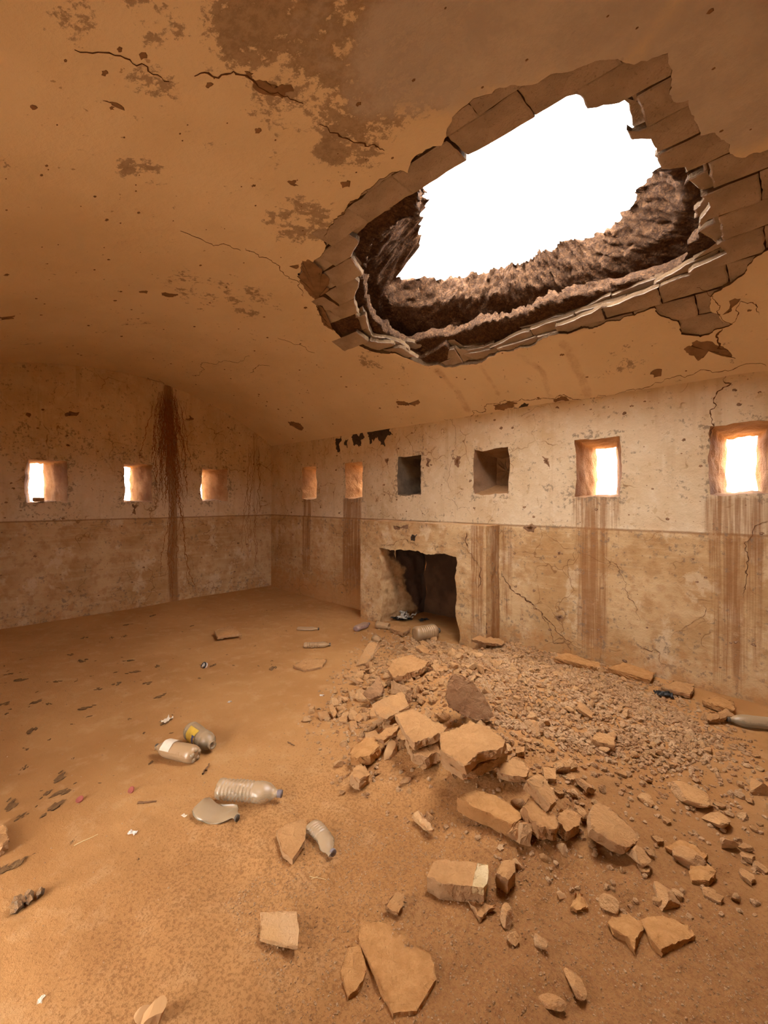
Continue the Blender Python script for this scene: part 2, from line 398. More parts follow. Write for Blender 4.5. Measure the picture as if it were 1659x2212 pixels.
# ------------------------------------------------------------------ structure: walls
def hole_loop(r, seed, amp=.035, step=.035): return fractal(r, step, amp, True, seed)
def fields_right(X, Z):
    st = np.zeros_like(X)
    for a, b, zt, zb, s in [(.90, 1.13, 1.54, .15, .75), (1.87, 2.27, 1.54, -.1, .85), (4.13, 4.42, 1.56, 1.2, .45), (4.36, 4.52, 1.25, .0, .55), (5.13, 5.40, 1.54, -.1, .8), (5.08, 5.5, 1.54, .95, .55), (6.13, 6.34, 1.54, -.1, .75), (6.08, 6.52, 1.54, .75, .7), (6.3, 6.5, 1.3, .1, .5), (4.75, 4.9, .9, 0, .3), (7.1, 7.5, 1.54, 0, .9)]:
        e = .05
        st = np.maximum(st, s * sstep(a - e, a + e, X) * sstep(b + e, b - e, X) * sstep(zt + .02, zt - .02, Z) * sstep(zb - .1, zb + .45, Z))
    for a, zt, zb in [(4.0, 2.42, 2.1), (3.75, 2.42, 2.2), (4.5, 2.42, 2.15)]:
        st = np.maximum(st, .45 * sstep(.12, .03, np.abs(X - a)) * sstep(zb, zt, Z))
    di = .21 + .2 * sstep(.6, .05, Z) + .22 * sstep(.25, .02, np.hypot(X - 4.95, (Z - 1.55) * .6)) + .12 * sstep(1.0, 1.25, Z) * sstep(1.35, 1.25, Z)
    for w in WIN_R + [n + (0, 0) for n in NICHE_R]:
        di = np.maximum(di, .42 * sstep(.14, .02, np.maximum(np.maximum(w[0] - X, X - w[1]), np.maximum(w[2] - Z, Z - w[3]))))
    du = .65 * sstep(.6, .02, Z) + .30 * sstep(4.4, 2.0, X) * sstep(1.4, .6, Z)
    return st, di, du
def fields_left(Y, Z):
    st = np.zeros_like(Y)
    P = lambda l: [w_left(*p)[1:] for p in l]
    for l, w, s in [([(362, 838), (368, 950), (372, 1080), (375, 1300)], .11, .95), ([(345, 850), (350, 980), (348, 1060)], .05, .6), ([(548, 940), (548, 1120), (556, 1240)], .07, .5), ([(560, 950), (562, 1100)], .04, .4)]:
        st = np.maximum(st, s * sstep(w, w * .35, seg_dist(Y, Z, P(l))))
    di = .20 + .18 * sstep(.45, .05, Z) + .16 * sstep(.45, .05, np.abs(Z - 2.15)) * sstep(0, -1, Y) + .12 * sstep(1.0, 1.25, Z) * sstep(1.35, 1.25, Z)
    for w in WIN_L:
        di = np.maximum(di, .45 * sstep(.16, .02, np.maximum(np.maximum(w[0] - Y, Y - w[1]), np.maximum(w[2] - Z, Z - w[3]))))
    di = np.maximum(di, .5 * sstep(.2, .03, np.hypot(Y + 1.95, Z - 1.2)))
    du = .35 * sstep(.4, .02, Z) + .12
    return st, di, du
def relief(a, z, s):
    return .010 * fbm(a * 1.3, z * 1.3, s, 3) + .004 * fbm(a * 8, z * 8, s + 9, 3) + .009 * sstep(1.25, 1.24, z)
FIRE_OPEN = (2.90, 3.97, -.25, .90)
def wall(name, label, outline, holes, to3d, inward, fields, sp, seed):
    ol = fractal(outline, sp * 1.5, 0, True, 1)
    V2, T = cdt(ol, holes, sp)
    P = to3d(V2[:, 0], V2[:, 1]) + relief(V2[:, 0], V2[:, 1], seed)[:, None] * np.asarray(inward, float)
    me = mesh_np(name, P, T)
    st, di, du = fields(V2[:, 0], V2[:, 1]) if fields else (np.zeros(len(V2)), np.full(len(V2), .15), .4 * sstep(.5, 0, V2[:, 1]))
    attr(me, 'stain', st); attr(me, 'dirt', di); attr(me, 'dust', du)
    return tag(link(name, me, MW), label, 'wall', kind='structure')
R3 = lambda a, z: np.c_[a, np.zeros_like(a), z]
L3 = lambda a, z: np.c_[np.zeros_like(a), a, z]
def reveal(name, loop, to3d, back, outn, depth, mat, label, closed=False):
    """tunnel from the wall opening to a narrower loophole on the outside"""
    lo = np.asarray(loop); n = len(lo); mn, mx = lo.min(0), lo.max(0)
    u = (lo - mn) / (mx - mn); b0 = np.array(back[0]); b1 = np.array(back[1]); ob = b0 + u * (b1 - b0)
    rows = []; K = 12
    for k in range(K + 1):
        f = k / K; q = lo * (1 - f) + ob * f
        w = min(1, k / 1.5)
        q = q + w * .016 * np.c_[fbm(q[:, 0] * 14 + f * 9, q[:, 1] * 14, 31 + k // 2, 3), fbm(q[:, 0] * 14 + f * 9, q[:, 1] * 14, 57 + k // 2, 3)]
        base = relief(lo[:, 0], lo[:, 1], 5) * (1 - f)
        rows.append(to3d(q[:, 0], q[:, 1]) + np.asarray(outn, float) * (depth * f - base * (k == 0))[:, None])
    P = np.array(rows); P = np.concatenate([P, P[:, :1]], 1)
    m = Mix(); m.grid(P)
    if closed:
        c = P[-1].mean(0) + np.asarray(outn) * .03
        m.grid(np.array([P[-1], P[-1] * .5 + c * .5 + RNG.normal(0, .008, P[-1].shape), np.repeat(c[None], P.shape[1], 0)]))
    o = link(name, mesh_np(name, *m.get()), mat)
    return tag(o, label, 'niche' if closed else 'window', kind='structure')
hr = [hole_loop(rect(*w[:4]), 40 + i) for i, w in enumerate(WIN_R + WIN_N)]
nr = [hole_loop(rect(*w), 60 + i) for i, w in enumerate(NICHE_R)]
fo = hole_loop(rect(*FIRE_OPEN), 70, .01, .06)
WALL_R = wall('wall_right', 'long pale plastered wall with loopholes, dado line and brown run-off stains', [(-.02, -.15), (LX, -.15), (LX, SPR + .02), (-.02, SPR + .02)], hr + nr + [fo], R3, (0, -1, 0), fields_right, .028, 5)
hl = [hole_loop(rect(*w[:4]), 80 + i) for i, w in enumerate(WIN_L)]
arch = [(y, ZC + math.sqrt((R + .03)**2 - (y - YC)**2)) for y in np.linspace(0.02, -LY, 40)]
WALL_L = wall('wall_left', 'arched end wall in shade with three loopholes and a muddy root-like stain', [(-LY, -.15), (.02, -.15)] + arch, hl, L3, (1, 0, 0), fields_left, .028, 5)
db = [np.array(fractal(rect(*w), .1, 0.0)) for w in [DOOR] + WIN_B]
wall('wall_back', 'plain plastered wall behind the camera', [(-.02, -.15), (LX, -.15), (LX, SPR + .02), (-.02, SPR + .02)], db, lambda a, z: np.c_[a, np.full_like(a, -LY), z], (0, 1, 0), None, .12, 6)
wall('wall_front', 'plain arched end wall past the frame', [(-LY, -.15), (.02, -.15)] + arch, [], lambda a, z: np.c_[np.full_like(a, LX), a, z], (-1, 0, 0), None, .12, 6)
wn = 0
ADJ = ['in the far corner, narrow and lit orange', 'beside the corner loophole, left of the fireplace', 'showing white sky right of the fireplace', 'showing white sky at the far right of the long wall', 'past the frame', 'past the frame further on']
for w, l, a in zip(WIN_R + WIN_N, hr, ADJ):
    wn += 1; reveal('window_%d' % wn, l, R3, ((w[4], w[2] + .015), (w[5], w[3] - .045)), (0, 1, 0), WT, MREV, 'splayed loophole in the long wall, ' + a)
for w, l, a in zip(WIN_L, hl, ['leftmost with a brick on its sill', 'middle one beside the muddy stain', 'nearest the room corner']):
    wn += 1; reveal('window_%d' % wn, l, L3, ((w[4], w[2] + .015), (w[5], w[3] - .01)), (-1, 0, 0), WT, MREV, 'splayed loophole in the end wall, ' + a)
for w, l in zip(WIN_B, db[1:]):
    wn += 1; reveal('window_%d' % wn, l, lambda a, z: np.c_[a, np.full_like(a, -LY), z], ((w[0] + .08, w[2]), (w[1] - .08, w[3])), (0, -1, 0), WT, MREV, 'loophole in the wall behind the camera')
dj = reveal('door_1', db[0], lambda a, z: np.c_[a, np.full_like(a, -LY), z], ((DOOR[0], DOOR[2]), (DOOR[1], DOOR[3])), (0, -1, 0), WT, MREV, 'open doorway in the wall behind the camera'); dj['category'] = 'doorway'
reveal('wall_niche', nr[0], R3, ((2.96, 1.58), (3.28, 2.03)), (0, 1, 0), .40, MSOOT, 'small sooty blind niche above the fireplace, the darker one', True)
reveal('wall_niche', nr[1], R3, ((4.10, 1.66), (4.36, 1.98)), (0, 1, 0), .38, m_rock('brown_niche', (.34, .2, .11, 1), (.25, .14, .07, 1), .5, 12, False), 'brown blind niche with sloping sill, right of the sooty niche', True)

# ------------------------------------------------------------------ structure: vaulted ceiling with the collapsed hole
def S2(X, t, off=0.):                                  # X, arc length -> 3d
    th = np.asarray(t) / R; r = R + off
    return np.stack([np.asarray(X) + 0 * th, YC + r * np.sin(th), ZC + r * np.cos(th)], -1)
def to_arc(p): return np.array([p[0], R * math.atan2(p[1] - YC, p[2] - ZC)])
ZM = lambda L: [(600 + x * .6383, 100 + y * .6383) for x, y in L]
HC = np.array([5.05, .90])                              # hole centre in X, arc
A_PX = ZM([(130, 880), (100, 800), (155, 700), (160, 640), (210, 575), (270, 520), (345, 450), (440, 430), (450, 395), (500, 350), (570, 290), (590, 240), (640, 200), (750, 140), (850, 130), (1000, 80), (1100, 45), (1250, 50), (1320, 25), (1335, 80), (1325, 160), (1340, 185), (1390, 180), (1400, 230), (1430, 300), (1480, 290), (1530, 330), (1560, 375), (1659, 350), (1760, 400), (1760, 620), (1660, 690), (1610, 720), (1580, 770), (1540, 800), (1465, 850), (1470, 900), (1500, 925), (1540, 940), (1480, 960), (1430, 985), (1365, 975), (1350, 930), (1285, 905), (1275, 885), (1100, 940), (940, 975), (870, 1010), (680, 1070), (590, 1085), (500, 1080), (400, 1040), (310, 1030), (220, 990), (160, 940)])
A2 = fractal([to_arc(on_vault(*p)) for p in A_PX], .022, .09, True, 3)
CUT = A2
def loopr(pts, off):                                    # px list -> (theta, r) in the X/arc chart
    q = np.array([to_arc(on_vault(*p, off)) for p in pts]) - HC
    return list(zip(np.arctan2(q[:, 1], q[:, 0]), np.hypot(q[:, 0], q[:, 1])))
def interp(tr):
    tr = sorted(tr); t = np.array([a for a, _ in tr]); r = np.array([b for _, b in tr])
    t = np.r_[t[-1] - 2*np.pi, t, t[0] + 2*np.pi]; r = np.r_[r[-1], r, r[0]]
    return lambda th: np.interp((np.asarray(th) + np.pi) % (2*np.pi) - np.pi, t, r)
near = ZM([(535, 450), (580, 410), (690, 345), (710, 345), (790, 290), (850, 243), (862, 260), (900, 240), (985, 188), (1010, 190), (1030, 230), (1060, 210), (1120, 188), (1170, 225), (1185, 290), (1200, 312), (1255, 290), (1265, 310), (1285, 350), (1258, 405)])
B_far = ZM([(1300, 410), (1380, 400), (1400, 470), (1480, 520), (1440, 580), (1450, 640), (1530, 690), (1400, 745), (1200, 840), (1100, 880), (920, 950), (800, 990), (610, 1045), (570, 1000), (490, 1050), (420, 1010), (310, 1000), (290, 930), (260, 850), (300, 770), (250, 700), (280, 650), (400, 560), (500, 500)])
rB = interp(loopr(near + B_far, .03))
nt = loopr(near, .03)
C_far = ZM([(1380, 420), (1480, 500), (1440, 575), (1400, 640), (1370, 705), (1200, 760), (1000, 812), (900, 845), (700, 905), (530, 955), (430, 980), (330, 900), (300, 800), (300, 700), (330, 620), (480, 520)])
E_far = ZM([(1310, 420), (1375, 480), (1380, 540), (1340, 610), (1200, 695), (1000, 775), (800, 815), (600, 850), (480, 885), (380, 870), (330, 800), (340, 700), (380, 600), (500, 500)])
F_far = ZM([(1270, 440), (1220, 490), (1220, 515), (1130, 600), (1060, 645), (960, 665), (870, 700), (780, 740), (690, 765), (600, 780), (480, 785), (380, 778), (425, 730), (480, 680), (482, 620), (490, 580), (515, 520)])
rC = interp(loopr(C_far, .22) + [(t, r + .02) for t, r in nt[1:-1]])
rE = interp(loopr(E_far, .42) + [(t, r + .08) for t, r in nt[1:-1]])
rF = interp(loopr(F_far, .62) + [(t, r + .12) for t, r in nt[1:-1]])
def ceiling():
    tm = R * math.asin((LY / 2 + .015) / R)
    ol = fractal([(-.02, -tm), (LX, -tm), (LX, tm), (-.02, tm)], .05, 0)
    V, T = cdt(ol, [A2], .028)
    X, t = V[:, 0], V[:, 1]
    off = -.016 * fbm(X * 1.1, t * 1.1, 77, 3) - .004 * fbm(X * 7, t * 7, 78, 3)
    me = mesh_np('ceiling', S2(X, t, off), T)
    P = lambda l: [to_arc(on_vault(*p)) for p in l]
    di = np.full(len(X), .03)
    for (px, py), rr, s in [((560, 60), .30, .74), ((680, 60), .42, .74), ((800, 120), .5, .66), ((760, 200), .30, .74), ((720, 330), .15, .75), ((640, 160), .25, .6), ((830, 260), .22, .5), ((900, 170), .3, .5), ((540, 130), .12, .5), ((600, 90), .2, .6), ((900, 60), .4, .5), ((650, 480), .35, .56), ((760, 290), .35, .5), ((520, 640), .5, .40), ((420, 620), .5, .3), ((300, 370), .2, .48), ((320, 30), .2, .45), ((150, 50), .15, .3), ((800, 780), .25, .55), ((870, 800), .2, .3), ((330, 180), .15, .45), ((620, 250), .25, .45), ((900, 680), .6, .18), ((1350, 780), .3, .3), ((50, 740), .3, .2), ((300, 700), .25, .2)]:
        c = to_arc(on_vault(px, py)); di = np.maximum(di, s * sstep(rr, rr * .3, np.hypot(X - c[0], t - c[1])))
    st = np.zeros(len(X))
    for l, w in [([(1218, 740), (1245, 790), (1270, 850)], .09), ([(945, 800), (985, 840), (1010, 885)], .10), ([(1120, 765), (1170, 800), (1190, 860)], .07), ([(1040, 790), (1075, 850)], .06)]:
        st = np.maximum(st, .5 * sstep(w, w * .2, seg_dist(X, t, P(l))))
    cr = seg_dist(X, t, [to_arc(on_vault(*p)) for p in [(620, 205), (720, 260), (830, 300), (950, 230), (1100, 110), (1300, 50), (1500, 80), (1640, 250)]])
    gr = np.zeros(len(X))  # grey glare haze around the hole, painted into the plaster
    for (px, py), rr, s in [((900, 120), .45, .8), ((1100, 40), .5, .9), ((1300, 30), .4, .9), ((1550, 100), .5, .9), ((1620, 250), .3, .8), ((800, 200), .25, .6), ((1000, 170), .3, .7), ((700, 80), .3, .4), ((1500, 250), .25, .8)]:
        c = to_arc(on_vault(px, py)); gr = np.maximum(gr, s * sstep(rr, rr * .3, np.hypot(X - c[0], t - c[1])))
    attr(me, 'dirt', di); attr(me, 'stain', st); attr(me, 'grey', gr)
    return tag(link('ceiling', me, MCEIL), 'peeling plastered barrel vault broken open to the sky', 'ceiling', kind='structure')
CEIL = ceiling()
def hole_rim():
    M = 560; th = np.linspace(-np.pi, np.pi, M, endpoint=False)
    # plaster edge seen from the hole centre
    q = A2 - HC; ta = np.arctan2(q[:, 1], q[:, 0]); ra = np.hypot(q[:, 0], q[:, 1])
    rA = np.zeros(M); 
    for i, a in enumerate(th):
        d = np.abs((ta - a + np.pi) % (2*np.pi) - np.pi); rA[i] = ra[d < .03].max() if (d < .03).any() else ra[d.argmin()]
    jag = lambda s, f: fbm(np.cos(th) * f + 9, np.sin(th) * f + 9, s, 4)
    b, c, e, f = rB(th), rC(th), rE(th), rF(th)
    d = np.maximum(c, e) + .20 + .2 * (np.sin(th) > -.2)
    cut = [(rA + .08, .035), (np.maximum(b + .07, 0), .05), (b + .07, .125), (c + .012 * jag(4, 22), .125), (c + .03 * jag(5, 18), .22), (d, .36 + .0 * d), (e + .03 * jag(6, 16), .42), (f + .03 * jag(7, 20), .62), (f + .9, .66)]
    m = Mix(); rows = []
    # plaster edge thickness following the cut exactly
    n = len(A2); p0 = S2(A2[:, 0], A2[:, 1], -.0); p1 = S2(A2[:, 0], A2[:, 1], .045)
    pl = Mix(); pl.grid(np.concatenate([np.array([p0, p1]), np.array([p0, p1])[:, :1]], 1))
    for k in range(len(cut) - 1):
        r0, o0 = cut[k]; r1, o1 = cut[k+1]
        L = float(np.mean(np.abs(r1 - r0))) + abs(float(np.mean(o1)) - float(np.mean(o0))); K = max(2, int(L / .03))
        for j in range(K if k < len(cut) - 2 else K + 1):
            u = j / K; rr = r0 * (1-u) + r1 * u; oo = np.broadcast_to(np.asarray(o0) * (1-u) + np.asarray(o1) * u, rr.shape).copy()
            a = .032 if k >= 3 else .006
            nx = fbm(th * 26, np.full(M, k * 7 + u * K * .55), 91, 4); ny = fbm(th * 26, np.full(M, k * 7 + u * K * .55), 92, 4)
            if k >= 3: rr = rr + a * 1.6 * nx; oo = oo + a * 1.2 * ny
            rows.append(S2(HC[0] + rr * np.cos(th), HC[1] + rr * np.sin(th), oo))
    P = np.array(rows); P = np.concatenate([P, P[:, :1]], 1); m.grid(P)
    V, T = m.get()
    link('rubble_fill', mesh_np('rubble_fill', V, T), MFILL, CEIL)
    link('plaster_edge', mesh_np('plaster_edge', *pl.get()), MDIM, CEIL)
    # flat tiles of the two courses around the hole
    tx, ty, th_ = .36, .18, .036
    count = 0
    inA = lambda x, y: inpoly(np.array([x]), np.array([y]), A2)[0]
    for lay, (o0, sx, sy, back) in enumerate([(.012, 0, 0, 0.), (.056, .15, .08, -.03), (.100, .05, .03, -.015)]):
        for j in range(-5, 16):
            for i in range(7, 22):
                x = i * tx + sx + (j % 2) * tx * .5; y = j * ty + sy
                cxy = np.array([x + tx/2, y + ty/2]); dv = cxy - HC; rr = math.hypot(*dv); tt = math.atan2(dv[1], dv[0])
                far = 1. if dv[1] > 0 else 0.; bk = (back + RNG.normal(0, .014)) * far + .02 * (1 - far) * lay
                rb = float(rB(tt)) + bk
                if rr < rb - .12: continue
                dA = seg_dist(cxy[0], cxy[1], np.vstack([A2[::4], A2[:1]]))
                if not inA(*cxy) and dA > .13: continue
                if lay >= 1 and rr > rb + .33: continue
                g = .0025; u = np.linspace(0, 1, 7)
                x0, x1, y0, y1 = x + g, x + tx - g, y + g, y + ty - g
                ring = [(x0 + (x1-x0)*k, y0) for k in u[:-1]] + [(x1, y0 + (y1-y0)*k) for k in u[:-1]] + [(x1 - (x1-x0)*k, y1) for k in u[:-1]] + [(x0, y1 - (y1-y0)*k) for k in u[:-1]]
                ring = np.array(ring) + RNG.normal(0, .0025, (24, 2))
                q = ring - HC; r2 = np.hypot(q[:, 0], q[:, 1]); t2 = np.arctan2(q[:, 1], q[:, 0])
                if (r2 > rB(t2) + bk + .02).mean() < .42: continue
                r2 = np.maximum(r2, rB(t2) + bk + .004 * RNG.normal(size=24)); ring = HC + np.c_[np.cos(t2), np.sin(t2)] * r2[:, None]
                cc = ring.mean(0); lf = math.exp(-((tt - 2.6) / 1.0)**2) if tt > 0 else math.exp(-((tt + 3.68) / 1.0)**2); dz = RNG.normal(0, .004 + .012 * lf); tilt = RNG.normal(0, .025 + .09 * lf, 2)
                if lf > .4 and RNG.random() < .22: continue
                def lev(rg, o): return S2(rg[:, 0], rg[:, 1], o + dz + (rg - cc) @ tilt)
                inn = cc + (ring - cc) * .95
                V = np.vstack([lev(cc[None], o0), lev(inn, o0), lev(ring, o0 + .005), lev(ring, o0 + th_)])
                n = 24; I = np.arange(n); Jn = (I + 1) % n; T = [np.c_[np.zeros(n, int), 1 + Jn, 1 + I]]
                for a in (0, 1): T += [np.c_[1 + a*n + I, 1 + a*n + Jn, 1 + (a+1)*n + Jn], np.c_[1 + a*n + I, 1 + (a+1)*n + Jn, 1 + (a+1)*n + I]]
                V0 = S2(cc[:1] , cc[1:], o0)[0]
                me = mesh_np('brick', V - V0, np.vstack(T), False); me.materials.append(MBRICK); me.materials.append(MDIM)
                me.polygons.foreach_set('material_index', np.r_[np.zeros(24 * 3, np.int32), np.ones(48, np.int32)])
                o = link('brick', me, None, CEIL); o.location = V0; count += 1
    return count
NB = hole_rim()
print('vault bricks', NB)

# ------------------------------------------------------------------ fireplace
def fireplace():
    x0, x1, yf, zt = 2.53, 4.35, -.27, 1.24
    root = empty('fireplace', (3.44, -.13, 0))
    def panel(name, outline, holes, to3d, inward, sp, mat=MFIRE, amp=1., soot=False):
        V2, T = cdt(fractal(outline, sp * 1.4, .0), holes, sp)
        a, z = V2[:, 0], V2[:, 1]
        edge = seg_dist(a, z, [tuple(p) for p in outline] + [tuple(outline[0])])
        d = amp * (.016 * fbm(a * 2.5, z * 2.5, 15, 4) + .010 * fbm(a * 13, z * 13, 16, 4)) * sstep(0, .05, edge)
        me = mesh_np(name, to3d(a, z) + d[:, None] * np.asarray(inward, float), T)
        st = np.zeros(len(a)); di = np.full(len(a), .28)
        if name == 'side_face': st = .75 * sstep(-.3, -.1, a) 
        if name == 'front_face':
            st = .75 * sstep(4.12, 4.2, a) * sstep(4.36, 4.30, a) + .3 * sstep(2.7, 2.6, a); di = di + .2 * sstep(.35, .0, z) + .15 * sstep(4.2, 4.0, a) * sstep(3.95, 4.1, a)
        attr(me, 'stain', st); attr(me, 'dirt', di); attr(me, 'dust', .25 + .35 * sstep(.5, 0, z))
        o = link(name, me, mat, root); o.matrix_parent_inverse = Matrix.Translation(-root.location); return o
    op = fractal([(2.87, -.2), (2.87, .50), (2.86, .915), (3.1, .905), (3.35, .925), (3.6, .895), (3.85, .925), (3.99, .90), (4.0, .45), (4.015, -.2)], .03, .06, True, 5)
    op[:, 1] = np.where(op[:, 1] < -.15, -.2, op[:, 1])
    opn = [op]
    front = [(x0, -.3), (x1, -.3), (x1, zt), (x0, zt)]
    panel('front_face', front, opn, lambda a, z: np.c_[a, np.full_like(a, yf), z], (0, -1, 0), .024)
    panel('side_face', [(yf, -.3), (.03, -.3), (.03, zt), (yf, zt)], [], lambda a, z: np.c_[np.full_like(a, x1), a, z], (1, 0, 0), .03)
    panel('side_face', [(yf, -.3), (.03, -.3), (.03, zt), (yf, zt)], [], lambda a, z: np.c_[np.full_like(a, x0), a, z], (-1, 0, 0), .03)
    panel('mantel_top', [(x0, yf), (x1, yf), (x1, .03), (x0, .03)], [], lambda a, z: np.c_[a, z, np.full_like(a, zt)], (0, 0, 1), .03)
    # firebox: tunnel back into the wall, jambs stepping in, broken soffit
    rows = []; K = 22
    for k in range(K + 1):
        f = k / K; q = op.copy(); c = np.array([3.43, .4])
        q = c + (q - c) * np.array([1 - .10 * f, 1 + .05 * f])
        w = min(1, k / 2) * (1 if f < .98 else .5)
        q = q + w * .02 * np.c_[fbm(q[:, 0] * 9 + f * 7, q[:, 1] * 9 + f * 5, 131, 4), fbm(q[:, 0] * 9 + f * 7, q[:, 1] * 9 - f * 5, 132, 4)] * 1.4
        base = (.016 * fbm(op[:, 0] * 2.5, op[:, 1] * 2.5, 15, 4) + .010 * fbm(op[:, 0] * 13, op[:, 1] * 13, 16, 4)) if k == 0 else 0
        rows.append(np.c_[q[:, 0], np.full(len(q), yf) + .80 * f - base, q[:, 1]])
    P = np.array(rows); P = np.concatenate([P, P[:, :1]], 1)
    m = Mix(); m.grid(P); me = mesh_np('firebox', *m.get())
    V = m.get()[0]
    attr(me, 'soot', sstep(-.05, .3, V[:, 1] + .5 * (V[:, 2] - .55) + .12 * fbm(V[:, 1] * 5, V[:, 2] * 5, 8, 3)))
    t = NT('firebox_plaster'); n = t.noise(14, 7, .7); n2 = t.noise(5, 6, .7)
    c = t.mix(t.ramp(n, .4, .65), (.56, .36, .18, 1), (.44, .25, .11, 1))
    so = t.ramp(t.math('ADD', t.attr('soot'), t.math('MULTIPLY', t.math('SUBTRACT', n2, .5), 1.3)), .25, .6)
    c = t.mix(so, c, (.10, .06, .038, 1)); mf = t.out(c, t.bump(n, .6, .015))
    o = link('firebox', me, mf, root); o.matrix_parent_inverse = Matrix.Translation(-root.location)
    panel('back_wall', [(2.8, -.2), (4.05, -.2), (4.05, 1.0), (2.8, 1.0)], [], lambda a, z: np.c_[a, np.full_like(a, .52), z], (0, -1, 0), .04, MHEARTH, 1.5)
    return tag(root, 'blocky plastered fireplace with sooty square opening against the long wall', 'fireplace')
FIRE = fireplace()

# ------------------------------------------------------------------ cracks, scars and run-off mud on walls and vault
def ribbon(parent, name, pts3, nrm, width, mat, seed, raise_=.004, amp=.15, step=.022):
    """a crack or trail laid on a surface: pts3 -> function of a 2d chart"""
    to3d, P = pts3
    q = fractal(P, step, amp, False, seed); n = len(q)
    d = np.gradient(q, axis=0); d /= np.linalg.norm(d, axis=1)[:, None] + 1e-9; s = np.c_[-d[:, 1], d[:, 0]]
    rg = np.random.default_rng(seed); t = np.linspace(0, 1, n)
    w = .6 * width * (.3 + 1. * rg.random(n)**1.5) * np.minimum(1, 6 * np.minimum(t, 1 - t) + .15)
    L = to3d(q + s * w[:, None] * .5, raise_ * .3); C = to3d(q, raise_); Rr = to3d(q - s * w[:, None] * .5, raise_ * .3)
    return np.array([L, C, Rr])
relR = lambda q: relief(q[:, 0], q[:, 1], 5)
chR = lambda q, o: np.c_[q[:, 0], -(relR(q) + o), q[:, 1]]
chL = lambda q, o: np.c_[relR(q) + o, q[:, 0], q[:, 1]]
def chV(q, o):
    off = -.016 * fbm(q[:, 0] * 1.1, q[:, 1] * 1.1, 77, 3) - .004 * fbm(q[:, 0] * 7, q[:, 1] * 7, 78, 3)
    return S2(q[:, 0], q[:, 1], off - o)
def chF(q, o): return np.c_[q[:, 0], np.full(len(q), -.275 - o) - .016 * fbm(q[:, 0] * 2.5, q[:, 1] * 2.5, 15, 4) - .01 * fbm(q[:, 0] * 13, q[:, 1] * 13, 16, 4) + .004, q[:, 1]]
PXR = lambda l: [w_right(*p)[[0, 2]] for p in l]
PXL = lambda l: [w_left(*p)[1:] for p in l]
PXV = lambda l: [to_arc(on_vault(*p)) for p in l]
PXF = lambda l: [w_right(*p, -.28)[[0, 2]] for p in l]
def crack(parent, ch, P, width, seed, mat=MCRACK, name='crack'):
    m = Mix(); m.grid(ribbon(parent, name, (ch, P), None, width, mat, seed)); link(name, mesh_np(name, *m.get()), mat, parent)
for i, (l, w) in enumerate([([(1083, 1232), (1100, 1262), (1135, 1290), (1170, 1320), (1200, 1360), (1240, 1395)], .022), ([(1150, 1300), (1185, 1345), (1225, 1390)], .010), ([(1535, 960), (1535, 900), (1548, 850), (1570, 800)], .014), ([(1305, 1195), (1340, 1230), (1355, 1260), (1375, 1310), (1383, 1350)], .007), ([(1659, 1125), (1625, 1150), (1610, 1190), (1615, 1240), (1605, 1290)], .012), ([(1520, 1300), (1500, 1340), (1475, 1370)], .005), ([(1380, 1395), (1415, 1400), (1440, 1440)], .009), ([(960, 1075), (1010, 1100), (1018, 1112)], .006), ([(970, 905), (985, 950), (970, 1020), (975, 1060)], .005), ([(1245, 1190), (1240, 1260)], .005), ([(1120, 900), (1180, 880)], .004)]):
    crack(WALL_R, chR, PXR(l), w, 300 + i)
for i, (l, w) in enumerate([([(1655, 790), (1580, 800), (1480, 815), (1400, 835), (1330, 850)], .009), ([(1330, 850), (1260, 862), (1180, 860), (1100, 870), (1050, 885), (960, 905)], .012), ([(160, 105), (260, 120), (330, 160), (365, 175)], .009), ([(420, 165), (450, 158), (490, 158), (545, 170), (620, 205), (655, 220)], .016), ([(690, 265), (740, 295), (790, 315), (830, 325)], .014), ([(530, 535), (560, 555), (605, 575), (640, 605), (655, 640)], .010), ([(540, 805), (555, 792), (583, 790)], .010), ([(390, 500), (440, 520), (520, 540)], .005), ([(415, 810), (470, 785), (540, 768)], .004), ([(1505, 620), (1540, 640), (1560, 690), (1580, 700), (1600, 650), (1640, 680)], .008), ([(1560, 710), (1550, 735), (1575, 760)], .022), ([(240, 812), (320, 815), (370, 840), (430, 865)], .006), ([(600, 730), (650, 745), (680, 762)], .004)]):
    crack(CEIL, chV, PXV(l), w, 330 + i)
for i, (l, w) in enumerate([([(1008, 1150), (1004, 1165), (1010, 1185)], .022), ([(1005, 1185), (1020, 1205), (1035, 1222)], .008), ([(1035, 1225), (1038, 1250), (1030, 1270)], .02), ([(1050, 1345), (1052, 1370)], .014), ([(935, 1178), (965, 1181)], .006), ([(1005, 1290), (1015, 1300)], .008), ([(815, 1180), (850, 1176), (900, 1180)], .008)]):
    crack(FIRE, lambda q, o: chF(q, o) - np.array(FIRE.location), PXF(l), w, 360 + i)
def patch(m, ch, P, seed, o=.0013, amp=.16, step=.02):
    q = fractal(P, step, amp, True, seed); c = q.mean(0); mid = c + (q - c) * .6
    A = ch(q, o * .2); B = ch(q * .97 + c * .03, o); D = ch(mid, o); E = ch(np.repeat(c[None], len(q), 0), o)
    G_ = np.array([A, B, D, E]); m.grid(np.concatenate([G_, G_[:, :1]], 1))
def scar(parent, ch, P, seed, mat=MSCAR, name='plaster_scar', amp=.16):
    m = Mix(); patch(m, ch, P, seed, amp=amp); link(name, mesh_np(name, *m.get()), mat, parent)
